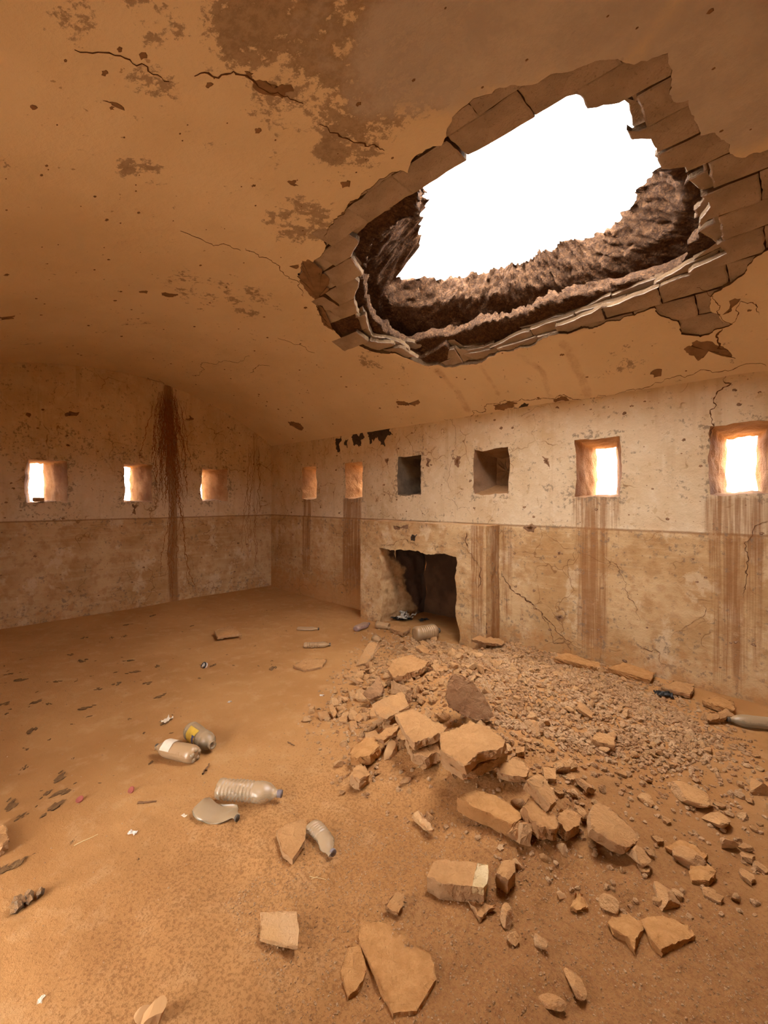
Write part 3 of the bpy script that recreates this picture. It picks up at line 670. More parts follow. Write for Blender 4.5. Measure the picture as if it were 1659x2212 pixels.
for i, l in enumerate([[(545, 170), (600, 185), (635, 195), (610, 212), (560, 200)], [(300, 628), (320, 628), (318, 634), (302, 631)], [(348, 633), (384, 636), (380, 641), (350, 638)], [(0, 686), (32, 682), (31, 689), (0, 693)], [(30, 795), (52, 792), (52, 798), (34, 801)], [(620, 393), (640, 390), (645, 402), (628, 400)], [(858, 866), (905, 862), (890, 872), (860, 875)], [(1065, 875), (1100, 866), (1118, 872), (1105, 882), (1070, 886)], [(622, 910), (640, 912), (655, 922), (625, 918)], [(222, 218), (262, 228), (270, 240), (250, 232)], [(1195, 862), (1225, 858), (1230, 866), (1200, 869)], [(1505, 735), (1545, 745), (1580, 765), (1590, 775), (1560, 770), (1530, 755), (1520, 770), (1508, 780)], [(1410, 800), (1430, 797), (1428, 812), (1412, 815)], [(1560, 680), (1575, 650), (1600, 645), (1580, 665)], [(300, 118), (315, 114), (318, 126), (305, 130)], [(690, 640), (700, 680), (720, 715), (690, 680), (670, 640), (650, 570), (665, 560)], [(625, 575), (645, 570), (640, 580)], [(735, 395), (750, 390), (755, 405), (740, 408)]]):
    scar(CEIL, chV, PXV(l), 400 + i)
for i, l in enumerate([[(728, 950), (736, 945), (734, 970), (729, 968)], [(765, 938), (782, 930), (784, 945), (768, 958)], [(800, 930), (818, 925), (825, 950), (808, 950)], [(790, 932), (800, 935), (798, 955)], [(830, 925), (846, 922), (846, 938), (833, 945)], [(1112, 882), (1138, 876), (1132, 890), (1115, 893)], [(820, 928), (832, 924), (830, 958), (822, 945)], [(745, 955), (752, 950), (750, 965)]]):
    l = np.mean(l, 0) + (np.array(l) - np.mean(l, 0)) * 1.35; (scar(CEIL, chV, PXV(l), 440 + i, MBLACK, amp=.25) if np.mean(l, 0)[0] > 1000 else scar(WALL_R, chR, PXR(l), 440 + i, MBLACK, amp=.25))
for i, l in enumerate([[(980, 990), (993, 985), (990, 1010), (982, 1005)], [(920, 990), (930, 992), (928, 1010), (921, 1006)], [(832, 990), (840, 990), (838, 1008)], [(1170, 985), (1185, 990), (1188, 1010), (1175, 1000)], [(1200, 1330), (1215, 1328), (1210, 1340)], [(1205, 1192), (1212, 1190), (1211, 1198)], [(1130, 1140), (1160, 1136), (1155, 1150)]]):
    scar(WALL_R, chR, PXR(l), 460 + i)
for i, l in enumerate([[(285, 1090), (296, 1090), (293, 1112), (285, 1108)], [(55, 897), (66, 893), (64, 902)], [(140, 893), (172, 890), (165, 899), (142, 900)], [(400, 905), (420, 903), (415, 908)]]):
    scar(WALL_L, chL, PXL(l), 480 + i)
scar(FIRE, lambda q, o: chF(q, o) - np.array(FIRE.location), PXF([(885, 1160), (900, 1155), (895, 1170), (887, 1168)]), 500, MBLACK)
scar(FIRE, lambda q, o: chF(q, o) - np.array(FIRE.location), PXF([(845, 1135), (880, 1132), (880, 1142), (850, 1143)]), 501)
def pocks(parent, ch, box, n, seed, ok=lambda a, b: True, mat=MSCAR):
    rg = np.random.default_rng(seed); m = Mix()
    for k in range(n):
        a = rg.uniform(box[0], box[1]); b = rg.uniform(box[2], box[3])
        if not ok(a, b): continue
        s = .003 + .011 * rg.random()**3; ang = rg.uniform(0, 6.28, 1) + np.linspace(0, 6.28, 6)[:-1]
        patch(m, ch, np.c_[a + s * 1.5 * np.cos(ang), b + s * np.sin(ang)], seed * 1000 + k, .0015, .2, .012)
    return link('pockmarks', mesh_np('pockmarks', *m.get()), mat, parent, 'stuff')
freeR = lambda a, b: not any(w[0] - .03 < a < w[1] + .03 and w[2] - .03 < b < w[3] + .03 for w in [x[:4] for x in WIN_R + WIN_N] + NICHE_R) and not (2.5 < a < 4.4 and b < 1.25)
freeL = lambda a, b: not any(w[0] - .03 < a < w[1] + .03 and w[2] - .03 < b < w[3] + .03 for w in WIN_L)
pocks(WALL_R, chR, (.2, 7, .1, 2.38), 420, 5, freeR)
pocks(WALL_L, chL, (-3.7, -.1, .1, 2.7), 260, 6, lambda a, b: freeL(a, b) and b < ZC + math.sqrt(R*R - (a - YC)**2) - .06)
pocks(CEIL, chV, (.4, 6.5, -1.8, 2.5), 330, 7, lambda a, b: not inpoly(np.array([a]), np.array([b]), A2)[0])
def mud_trails(px0, n, x_spread, y_top, y_bot, seed, wid):
    rg = np.random.default_rng(seed); m = Mix()
    for k in range(n):
        x = px0 + rg.normal(0, x_spread * .4); y = rg.uniform(y_top, y_top + 40) if k % 3 else rg.uniform(y_top, y_bot - 100)
        L = rg.uniform(60, 230); pts = [(x, y)]; dr = rg.normal(0, .05)
        if k % 3 == 1: dr = .16 * np.sign(x - px0) * rg.random()
        while y < min(y_bot, pts[0][1] + L): 
            y += 14; x += dr * 14 + rg.normal(0, 2.2); pts.append((x, y))
        if len(pts) < 3: continue
        ok = [p for p in PXL(pts) if freeL(*p)]
        if len(ok) < 3: continue
        m.grid(ribbon(None, '', (chL, ok), None, wid * rg.uniform(.5, 1.4), None, seed * 99 + k, .008, .12))
    return m
m = mud_trails(362, 70, 42, 842, 1090, 3, .016); m2 = mud_trails(374, 12, 22, 1040, 1290, 4, .018)
for V, T in zip(m2.V, m2.T): m.add(V, T - T.min())
link('mud_trails', mesh_np('mud_trails', *m.get()), MMUD, WALL_L, 'stuff')
m = mud_trails(553, 10, 20, 945, 1220, 5, .010); link('mud_trails', mesh_np('mud_trails', *m.get()), MMUD, WALL_L, 'stuff')

# ------------------------------------------------------------------ rubble: broken slabs and bricks
def slab_mesh(poly3, n, th, seed, amp=.008, sub=.02):
    """prism from a polygon on a plane, edges chipped and faces uneven"""
    n = np.asarray(n, float) / np.linalg.norm(n); c = poly3.mean(0)
    u = np.cross(n, (0.31, .95, .05)); u /= np.linalg.norm(u); v = np.cross(n, u)
    q = np.c_[(poly3 - c) @ u, (poly3 - c) @ v]
    if np.sum(q[:, 0] * np.roll(q[:, 1], -1) - q[:, 1] * np.roll(q[:, 0], -1)) < 0: q = q[::-1]
    q = fractal(q, sub, .028, True, seed); k = len(q); cc = q.mean(0)
    rg = np.random.default_rng(seed); cc = q.mean(0)
    sh = lambda p, f: cc + (p - cc) * f
    wob = lambda d: amp * (.8 * np.c_[fbm(q[:, 0] * 22, q[:, 1] * 22 + d * 60, seed + 3, 3), fbm(q[:, 0] * 22, q[:, 1] * 22 + d * 60, seed + 4, 3)] + rg.normal(0, .2, (k, 2)))
    top = lambda p, e: amp * (1.5 * fbm(p[:, 0] * 9 + seed, p[:, 1] * 9, seed, 5) + .12 * rg.normal(size=len(p))) - .006 * e
    V2, T2 = cdt(sh(q, .975), [], max(sub, .9 * math.sqrt(max(np.ptp(q[:, 0]) * np.ptp(q[:, 1]), 1e-5)) / 16))
    e = sstep(.02, 0, seg_dist(V2[:, 0], V2[:, 1], np.vstack([q, q[:1]])))
    m = Mix(); m.add(np.c_[V2, top(V2, e * rg.random(len(V2)))], T2)
    rows = [m.V[0][:k].copy()]
    for d, f in [(.07, 1.), (.3, 1.0), (.55, 1.0), (.8, .99), (.97, .96), (1., .8)]:
        rows.append(np.c_[sh(q, f) + wob(d * th * 10), np.full(k, -th * d) + amp * .5 * rg.normal(size=k) * (d < .9)])
    P = np.array(rows); P = np.concatenate([P, P[:, :1]], 1); m.grid(P)
    i = np.arange(k); m.add(np.vstack([rows[-1], rows[-1].mean(0)[None]]), np.c_[(i + 1) % k, i, np.full(k, k)])
    V, T = m.get()
    return c, V[:, :1] * u + V[:, 1:2] * v + V[:, 2:] * n, T
def slab(name, label, cat, px, th, h=None, n=(0, 0, 1), mat=None, amp=.009, group=None, seed=None):
    """px: outline of the upper face; h: height of that face above the ground at its middle"""
    px = np.asarray(px, float); c = px.mean(0); g = ground(c[0], c[1])
    if h is None: h = th * .8
    seed = int(c[0] * 7 + c[1]) if seed is None else seed
    g = ground(c[0], c[1] + h * F / max(.8, np.dot(g[:2] - CAM[:2], FW)))
    p0 = g + np.array([0, 0, h])
    P = np.array([on_plane(x, y, p0, n) for x, y in px])
    o3, V, T = slab_mesh(P, n, th, seed, amp)
    me = mesh_np(name, V, T, False); o = link(name, me, mat or MRUB); o.location = o3
    return tag(o, label, cat, group)
Z4 = lambda L: [(600 + x * .42194, 1300 + y * .42194) for x, y in L]
Z5 = lambda L: [(1000 + x * .39723, 1350 + y * .39723) for x, y in L]
Z1 = lambda L: [(800 + x * .5178, 1600 + y * .5178) for x, y in L]
TC = np.array([-FW[0], -FW[1]])                         # towards the camera
def tilt(fwd, side, up=1.): return np.array([TC[0] * fwd + RT[0] * side, TC[1] * fwd + RT[1] * side, up])
BS = 'broken slab'
slab('broken_slab', 'large thick broken slab capping the rubble heap, pale flaking top', BS, Z4([(832, 668), (985, 604), (1085, 642), (1168, 705), (1150, 742), (1022, 775), (1005, 800), (960, 838), (900, 800), (835, 760)]), .055, .19, tilt(.12, -.1), amp=.008)
slab('broken_slab', 'thick slab wedged under the large capping slab of the heap', BS, Z4([(830, 770), (960, 830), (1030, 800), (1168, 730), (1172, 760), (1120, 800), (1010, 855), (945, 872), (835, 800)]), .05, .12, tilt(.12, -.1))
slab('broken_slab', 'layered square slab left of the capping slab, gravel on top', BS, Z4([(598, 575), (690, 540), (770, 590), (865, 640), (850, 668), (740, 702), (700, 725), (640, 650)]), .05, .17, tilt(.2, -.1), amp=.008)
slab('broken_slab', 'crumbled slab beneath the layered square slab', BS, Z4([(650, 690), (740, 715), (850, 680), (830, 770), (760, 790), (690, 775)]), .06, .09, tilt(.1, 0), amp=.012)
slab('broken_slab', 'light flat tile leaning towards the camera behind the layered slab', BS, Z4([(485, 525), (640, 458), (672, 535), (600, 575), (540, 600), (505, 575)]), .035, .12, tilt(.5, -.05))
slab('broken_brick', 'squared brick standing on edge behind the leaning light tile', 'brick', Z4([(592, 405), (695, 448), (685, 520), (590, 470)]), .05, .13, tilt(1.6, .6, .6))
slab('rubble_block', 'tall dark rough slab standing upright at the edge of the gravel', 'block', Z4([(862, 500), (868, 440), (892, 370), (940, 378), (975, 395), (1040, 470), (1075, 520), (1110, 585), (1085, 610), (960, 592), (885, 545)]), .07, .17, tilt(1.5, -.3, .45), amp=.014, mat=MSLAB)
slab('broken_brick', 'tilted brick on the lower end of the heap', 'brick', Z4([(1275, 915), (1330, 875), (1372, 905), (1430, 1020), (1395, 1045), (1330, 965)]), .05, .11, tilt(.25, .35))
slab('broken_slab', 'flat pale slab below the right corner of the capping slab', BS, Z4([(1125, 830), (1200, 798), (1260, 815), (1290, 850), (1275, 890), (1200, 890), (1130, 872)]), .035, .06, tilt(.15, .1))
slab('broken_slab', 'long thick slab sunk in the sand at the foot of the heap', BS, Z4([(920, 1000), (1010, 958), (1110, 985), (1200, 1040), (1255, 1085), (1235, 1125), (1200, 1140), (1090, 1080)]), .07, .07, tilt(.1, .05), amp=.005, mat=MDUST)
slab('broken_slab', 'crumbly slab under the tilted brick', BS, Z4([(1262, 1050), (1290, 985), (1345, 968), (1400, 1060), (1442, 1120), (1425, 1165), (1345, 1155), (1290, 1110)]), .06, .08, tilt(.2, .1), amp=.014)
slab('broken_slab', 'crumbly slab right of the slab under the tilted brick', BS, Z4([(1440, 1070), (1490, 1050), (1555, 1095), (1530, 1150), (1480, 1175), (1430, 1120)]), .05, .06, tilt(.2, .1), amp=.014)
slab('broken_slab', 'smooth long slab slanting down at the right foot of the heap', BS, Z5([(692, 1010), (740, 960), (800, 990), (875, 1055), (962, 1150), (940, 1190), (895, 1212), (840, 1195), (700, 1108)]), .05, .09, tilt(.35, .25), amp=.004)
slab('broken_brick', 'small brick standing on end before the crumbly slab', 'brick', Z5([(328, 1085), (376, 1080), (374, 1150), (368, 1205), (308, 1190)]), .045, .055, tilt(1.4, .2, .7), amp=.003)
slab('broken_brick', 'small wedge of brick leaning on the standing brick', 'brick', Z5([(262, 1130), (295, 1065), (328, 1068), (300, 1168)]), .04, .05, tilt(.9, .5, .8))
slab('broken_slab', 'slab lying by the wall right of the fireplace', BS, Z5([(495, 175), (560, 150), (640, 172), (742, 205), (750, 232), (690, 225), (590, 200)]), .045, .05, tilt(.1, 0), mat=MDUST)
slab('broken_slab', 'dusty slab by the wall under the stained loophole', BS, Z5([(790, 232), (880, 198), (975, 232), (1042, 262), (1020, 298), (900, 268)]), .045, .045, tilt(.1, 0), mat=MDUST)
slab('broken_slab', 'thin slab leaning near the black plastic scrap', BS, Z5([(1080, 335), (1160, 302), (1255, 318), (1235, 380), (1130, 352)]), .03, .05, tilt(.2, 0))
slab('broken_slab', 'dusty slab by the wall nearest the right frame edge', BS, Z5([(1300, 402), (1390, 383), (1478, 418), (1472, 460), (1390, 440)]), .045, .05, tilt(.1, 0), mat=MDUST)
slab('broken_slab', 'dark slab propped beside the right-hand bottle', BS, Z5([(1310, 480), (1430, 453), (1482, 492), (1335, 512)]), .04, .06, tilt(.4, .1))
slab('broken_slab', 'long thin slab propped at the right foot of the fireplace', BS, Z5([(45, 78), (92, 58), (220, 80), (216, 106), (130, 95)]), .03, .09, tilt(.3, .2))
slab('broken_slab', 'thin slab half buried at the right of the floor', BS, Z5([(1098, 1208), (1190, 1162), (1270, 1205), (1330, 1250), (1310, 1272), (1200, 1240)]), .03, .03, mat=MDUST)
slab('broken_slab', 'square-edged flat slab buried below the thin right slab', BS, Z5([(1235, 1282), (1320, 1288), (1378, 1340), (1340, 1395), (1245, 1380)]), .03, .025, mat=MDUST)
bl = slab('broken_brick', 'thick flat brick with a whitewashed end in the foreground', 'brick', Z1([(235, 560), (262, 505), (300, 490), (450, 508), (490, 515), (472, 612), (380, 602), (290, 590)]), .075, .075, amp=.004)
g = on_plane(800 + 458 * .5178, 1600 + 560 * .5178, (0, 0, bl.location[2] + .004), (0, 0, 1))
PW = np.array([on_plane(x, y, (0, 0, bl.location[2] + .006), (0, 0, 1)) for x, y in Z1([(447, 507), (492, 514), (472, 614), (425, 606)])])
o3, V, T = slab_mesh(PW, (0, 0, 1), .03, 3, .003); wo = link('whitewashed_end', mesh_np('whitewashed_end', V, T, False), MWHITE, bl); wo.location = Vector(o3) - bl.location; wo['label'] = 'whitewashed end face'
slab('broken_brick', 'upright broken brick right of the whitewashed brick', 'brick', Z1([(525, 550), (560, 492), (603, 498), (606, 545), (575, 582)]), .07, .075, tilt(.2, 0), amp=.007)
slab('plaster_flake', 'angular plaster flake left of the whitewashed brick', 'plaster flake', Z1([(65, 690), (112, 628), (142, 642), (138, 690), (118, 718)]), .02, .025, tilt(.2, .1))
slab('plaster_flake', 'pointed thin flake below the whitewashed brick', 'plaster flake', Z1([(408, 668), (525, 682), (492, 702), (460, 738), (435, 700)]), .015, .02)
slab('broken_slab', 'large worn slab sunk flush in the sand at the bottom', BS, [(778, 1985), (832, 1990), (880, 2025), (930, 2060), (942, 2110), (902, 2182), (850, 2190), (825, 2140), (800, 2080), (775, 2035)], .03, .018, amp=.004, mat=MDUST)
slab('broken_slab', 'smaller worn flake sunk left of the large bottom slab', BS, [(735, 2095), (750, 2045), (778, 2040), (792, 2095), (772, 2135), (752, 2150)], .02, .012, amp=.004, mat=MDUST)
slab('square_tile', 'pale square tile lying flat on the sand with a broken corner', 'tile', [(562, 1970), (600, 1967), (641, 1969), (643, 2042), (605, 2036), (562, 2024)], .018, .028, mat=MPALE, amp=.002)
slab('broken_slab', 'leaf-shaped slab beside the small crumpled bottle', BS, [(597, 1795), (622, 1778), (655, 1768), (663, 1780), (658, 1815), (632, 1856), (610, 1840)], .03, .035, amp=.003)
slab('broken_slab', 'jagged layered slab at the lower right', BS, [(1312, 1990), (1340, 1970), (1385, 1962), (1398, 1985), (1372, 2048), (1350, 2018), (1325, 2008)], .035, .016, amp=.008, mat=MDUST)
slab('broken_slab', 'dusty buried slab right of the jagged slab', BS, [(1385, 1985), (1440, 1978), (1488, 1998), (1502, 2022), (1460, 2040), (1430, 2052), (1405, 2030)], .04, .012, amp=.008, mat=MDUST)
slab('plaster_flake', 'small pale flake lying between the two lower right slabs and the heap', 'plaster flake', Z1([(832, 690), (860, 630), (885, 640), (910, 690), (860, 705)]), .015, .015, mat=MDUST)
slab('broken_slab', 'flat dusty tile on the far left of the floor', BS, [(462, 1362), (500, 1352), (522, 1368), (470, 1376)], .03, .05, mat=MRUB)
slab('broken_slab', 'thin slab lying left of the gravel', BS, [(633, 1437), (660, 1422), (706, 1424), (696, 1440), (660, 1448)], .025, .03, tilt(.15, 0))
slab('broken_slab', 'tile propped on edge at the left end of the gravel', BS, [(765, 1440), (800, 1385), (816, 1390), (802, 1418), (790, 1432)], .03, .10, tilt(.5, -.6))
slab('broken_slab', 'rough slab at the top left of the heap', BS, Z4([(560, 340), (600, 290), (680, 270), (775, 300), (740, 340), (640, 375), (590, 380)]), .05, .10, tilt(.2, -.1), amp=.012)
slab('broken_slab', 'pale slab behind the rough slab near the water jug', BS, Z4([(705, 230), (740, 215), (780, 250), (755, 270)]), .03, .05, tilt(.2, .1))
slab('broken_slab', 'dark leaning slab on the left flank of the heap', BS, Z4([(432, 470), (520, 380), (540, 440), (530, 480), (470, 500)]), .04, .10, tilt(.9, -.3, .8), mat=MSLAB)
slab('broken_slab', 'broad dusty slab at the left foot of the heap', BS, Z4([(370, 790), (385, 740), (440, 705), (500, 690), (520, 740), (470, 790), (410, 800)]), .06, .08, tilt(.2, -.1), amp=.012, mat=MDUST)
slab('broken_slab', 'thin slanting slab above the broad dusty slab', BS, Z4([(495, 690), (560, 640), (628, 622), (600, 670), (540, 705)]), .035, .10, tilt(.4, -.2))
slab('broken_slab', 'rough clod slab below the broad dusty slab', BS, Z4([(370, 890), (400, 830), (450, 850), (468, 885), (420, 915)]), .05, .055, amp=.012)
slab('plaster_flake', 'upturned plaster flake on the sand below the heap', 'plaster flake', Z4([(690, 1085), (715, 1062), (760, 1110), (795, 1160), (770, 1172), (700, 1115)]), .02, .035, tilt(.3, -.4), mat=MPALE)
slab('broken_brick', 'brick offcut at the left edge of the floor', 'brick', [(-30, 1800), (-10, 1770), (14, 1785), (18, 1812), (0, 1830)], .05, .05)
slab('broken_brick', 'pale brick by the left edge of the rubble fan', 'brick', Z4([(258, 530), (275, 520), (305, 570), (285, 590)]), .03, .05, tilt(.8, -.2))
slab('broken_slab', 'flat slab under the crumpled foil in the hearth', BS, Z4([(575, 135), (600, 118), (680, 128), (662, 150), (640, 160)]), .04, .05)
slab('broken_slab', 'flat stone among the lower gravel', BS, Z5([(700, 620), (740, 585), (830, 610), (825, 660), (745, 640)]), .04, .05, tilt(.2, .1))

# ------------------------------------------------------------------ loose stones
ICO = None
def ico(sub=1):
    bm = bmesh.new(); bmesh.ops.create_icosphere(bm, subdivisions=sub, radius=1.)
    V = np.array([v.co[:] for v in bm.verts]); T = np.array([[v.index for v in f.verts] for f in bm.faces]); bm.free(); return V, T
IV1, IT1 = ico(1); IV2, IT2 = ico(2); IV3, IT3 = ico(3)
def stone_verts(IV, rg, rough=.25, cuts=5):
    V = IV.copy()
    for _ in range(cuts):                               # flat broken facets
        n = rg.normal(size=3); n /= np.linalg.norm(n); d = rg.uniform(.36, .74)
        s = np.maximum(V @ n - d, 0); V = V - s[:, None] * n
    V = V * (1 + rough * .3 * rg.normal(size=(len(V), 1)))
    return V * np.array([1, rg.uniform(.6, .95), rg.uniform(.45, .8)])
STONES = []
for k in range(10):
    rg = np.random.default_rng(900 + k); STONES.append(mesh_np('stone', stone_verts(IV2, rg, .16, 11), IT2, False)); STONES[-1].materials.append(MSTONE)
def put_stone(name, x, y, s, label, cat, group, rg, sink=.25, me=None, zz=None):
    o = link(name, me or STONES[rg.integers(len(STONES))])
    o.location = (x, y, float(hf(x, y)) + s * .45 - s * sink + (zz or 0)); o.scale = (s, s, s)
    o.rotation_euler = (rg.normal(0, .35), rg.normal(0, .35), rg.uniform(0, 6.28))
    return tag(o, label, cat, group)
HEAP = np.array([ground(*p)[:2] for p in [(690, 1545), (730, 1480), (800, 1425), (900, 1395), (1010, 1395), (1060, 1470), (1060, 1560), (1100, 1600), (1230, 1640), (1330, 1760), (1300, 1800), (1130, 1700), (1000, 1680), (870, 1640), (760, 1640)]])
GRAV = np.array([ground(*p)[:2] for p in [(840, 1400), (930, 1385), (1100, 1390), (1230, 1425), (1400, 1490), (1500, 1560), (1540, 1640), (1460, 1660), (1330, 1640), (1200, 1600), (1080, 1570), (1040, 1480), (930, 1425)]])
WIDE = np.array([ground(*p)[:2] for p in [(640, 1560), (760, 1400), (900, 1370), (1250, 1400), (1600, 1560), (1659, 1700), (1659, 1980), (1400, 2000), (1150, 1900), (900, 1800), (720, 1700)]])
def scatter(poly, n, rg):
    out = []; a, b = poly.min(0), poly.max(0)
    while len(out) < n:
        p = rg.uniform(a, b, (n * 3, 2)); out += list(p[inpoly(p[:, 0], p[:, 1], poly)])
    return np.array(out[:n])
def inroom(p): return (p[:, 1] < -.03) & (p[:, 0] > .05) & ~((p[:, 1] > -.33) & (p[:, 0] > 2.5) & (p[:, 0] < 4.38))
rg = np.random.default_rng(21)
for x, y in scatter(HEAP, 170, rg):
    put_stone('rubble_stone', x, y, .022 + .045 * rg.random()**1.8, 'rough broken brick lump among the rubble heap', 'stone', 'brick lumps in the rubble heap', rg, .15)
for x, y in (p for p in scatter(WIDE, 230, rg) if inroom(p[None])[0]):
    put_stone('stray_stone', x, y, .014 + .034 * rg.random()**2.2, 'stray broken stone on the sand around the rubble heap', 'stone', 'stray stones around the heap', rg, .2)
gp = scatter(GRAV, 300, rg)
for x, y in gp[inroom(gp)]:
    put_stone('gravel_stone', x, y, .024 + .018 * rg.random()**2, 'larger broken stone lying on the gravel spill', 'stone', 'larger stones of the gravel spill', rg, .1)
def stuff_stones(name, label, pts, smin, smax, pw, mat, seed, cat='gravel'):
    rg = np.random.default_rng(seed); n = len(pts); var = [stone_verts(IV1, rg, .28, 2) * np.array([1, 1, 1.25]) for _ in range(40)]
    s = smin + (smax - smin) * rg.random(n)**pw; a = rg.uniform(0, 6.28, n); z = hf(pts[:, 0], pts[:, 1]); vi = rg.integers(40, size=n)
    k = len(IV1); V = np.array(var)[vi] * s[:, None, None]
    tl = rg.normal(0, .5, n); c_, s_ = np.cos(tl)[:, None], np.sin(tl)[:, None]
    y_, z_ = V[..., 1] * c_ - V[..., 2] * s_, V[..., 1] * s_ + V[..., 2] * c_
    ca, sa = np.cos(a)[:, None], np.sin(a)[:, None]
    W_ = np.stack([V[..., 0] * ca - y_ * sa + pts[:, :1], V[..., 0] * sa + y_ * ca + pts[:, 1:2], z_ + (z + s * .15)[:, None]], -1)
    T = IT1[None] + (np.arange(n) * k)[:, None, None]
    o = link(name, mesh_np(name, W_.reshape(-1, 3), T.reshape(-1, 3), False), mat)
    return tag(o, label, cat, kind='stuff')
CH = []
for k in range(9):                                      # broken bits of flat brick
    rg = np.random.default_rng(640 + k); n = 5 + k % 3; a = np.sort(rg.uniform(0, 6.28, n)) ; a = np.linspace(0, 6.28, n, endpoint=False) + rg.normal(0, .25, n)
    q = np.c_[np.cos(a) * rg.uniform(.6, 1.1, n), np.sin(a) * rg.uniform(.45, .9, n), np.zeros(n)] * .06
    c, V, T = slab_mesh(q, (0, 0, 1), rg.uniform(.028, .045), 50 + k, .005, .02); V[:, 2] += .018
    CH.append(mesh_np('brick_chunk', V, T, False)); CH[-1].materials.append(MRUB)
rg = np.random.default_rng(77)
SPR_ = np.array([ground(*p)[:2] for p in [(1100, 1600), (1250, 1540), (1659, 1640), (1659, 1960), (1380, 1990), (1180, 1800), (1090, 1700)]])
LFT_ = np.array([ground(*p)[:2] for p in [(690, 1545), (760, 1440), (960, 1400), (1000, 1480), (880, 1640), (770, 1680)]])
for poly, n, lab, grp, s0 in [(HEAP, 90, 'broken chunk of flat brick jumbled in the rubble heap', 'brick chunks in the rubble heap', .7), (LFT_, 60, 'small brick chunk on the left flank of the rubble heap', 'brick chunks on the left flank', .65), (SPR_, 55, 'dusty brick chunk strewn right of the rubble heap', 'brick chunks strewn right of the heap', .4)]:
    for x, y in (p for p in scatter(poly, n, rg) if inroom(p[None])[0]):
        s = s0 * rg.uniform(.6, 1.5); o = link('brick_chunk', CH[rg.integers(9)]); o.scale = (s, s, s * rg.uniform(.8, 1.2)); tl = .45 if poly is HEAP or poly is LFT_ else .2
        o.location = (x, y, float(hf(x, y)) + .012 * s); o.rotation_euler = (rg.normal(0, tl), rg.normal(0, tl), rg.uniform(0, 6.28)); tag(o, lab, 'brick', grp)
rg = np.random.default_rng(33)
g1 = scatter(GRAV, 8500, rg); gc = GRAV.mean(0); g1 = gc + (g1 - gc) * np.where(rg.random(8500) < .35, rg.uniform(1, 1.45, 8500), 1)[:, None]; g1 = g1[inroom(g1)]
stuff_stones('gravel', 'spill of small broken gravel fallen below the hole', g1, .009, .026, 1.8, MGRAV, 1)
g2 = np.vstack([scatter(WIDE, 5000, rg), scatter(HEAP, 1800, rg), scatter((GRAV - GRAV.mean(0)) * 1.25 + GRAV.mean(0), 2500, rg)]); g2 = g2[inroom(g2)]
stuff_stones('rubble_crumbs', 'fine crumbs of brick strewn around the heap', g2, .003, .017, 2.4, MGRAV, 2, 'rubble')
ALL = np.array([ground(*p)[:2] for p in [(-60, 1400), (560, 1290), (780, 1330), (1000, 1400), (1659, 1560), (1700, 2240), (-60, 2240)]])
g3 = scatter(ALL, 2600, rg); g3 = g3[inroom(g3)]
FR = np.array([ground(*p)[:2] for p in [(480, 1950), (700, 1780), (1000, 1720), (1400, 1900), (1659, 2000), (1700, 2240), (620, 2240)]])
g3 = np.vstack([g3, scatter(FR, 6500, rg)])
stuff_stones('sand_crumbs', 'scattered grit and crumbs on the sand', g3, .0018, .0055, 2.5, MGRAV, 3, 'grit')
for (px, py), s, lab in [((1262, 1540), .055, 'large stone sitting on the gravel slope'), ((841, 1632), .05, 'crumbly pale clod at the near left foot of the heap'), ((738, 1518), .045, 'rough round clod at the left edge of the heap'), ((1495, 1725), .075, 'large sloping rock right of the gravel spill'), ((1440, 1945), .05, 'brown rock half sunk above the jagged slab'), ((1240, 2135), .04, 'dark angular rock in the right foreground'), ((1195, 2178), .032, 'small brown rock nearest the bottom frame edge'), ((335, 2200), .04, 'pale stone at the bottom edge left of centre'), ((312, 2195), .025, 'dark stone touching the pale bottom stone'), ((1092, 1990), .035, 'upright weathered stone below the upright brick'), ((1110, 2030), .028, 'small stone below the upright weathered stone'), ((1168, 2045), .03, 'crumbly stone right of the two foreground stones'), ((1210, 1935), .02, 'dark pebble above the pale flake'), ((1380, 1860), .05, 'stone under the tip of the slanting slab'), ((875, 1693), .032, 'squared stone on the sand below the heap'), ((775, 1672), .04, 'stone on the sand left of the squared stone'), ((742, 1715), .02, 'small yellow stone on the sand'), ((925, 1545), .045, 'chunky lump resting on the layered slab'), ((1150, 1580), .05, 'angular lump beside the capping slab'), ((1320, 1600), .05, 'split lump on the lower gravel'), ((1330, 1820), .05, 'stone below the smooth slanting slab'), ((1545, 1780), .055, 'rough rock at the right side of the floor'), ((1570, 1830), .045, 'brown rock near the right frame edge'), ((1490, 1870), .05, 'flat rock right of the half buried slabs'), ((925, 1770), .03, 'small rock on the sand before the long sunk slab'), ((1640, 1710), .06, 'rock at the right frame edge'), ((868, 1325 + 62), .04, 'dusty lump beside the water jug')]:
    g = ground(px, py); rg = np.random.default_rng(px)
    me = mesh_np('rock', s * stone_verts(IV3, rg, .07, 12) * np.array([1.35, 1.2, 1.15]), IT3, False); me.materials.append(MRUB if 'pale' not in lab else MSTONE)
    o = link('rock', me); o.location = (g[0], g[1], g[2] + s * .35); o.rotation_euler = (rg.normal(0, .3), rg.normal(0, .3), rg.uniform(0, 6)); tag(o, lab, 'stone')

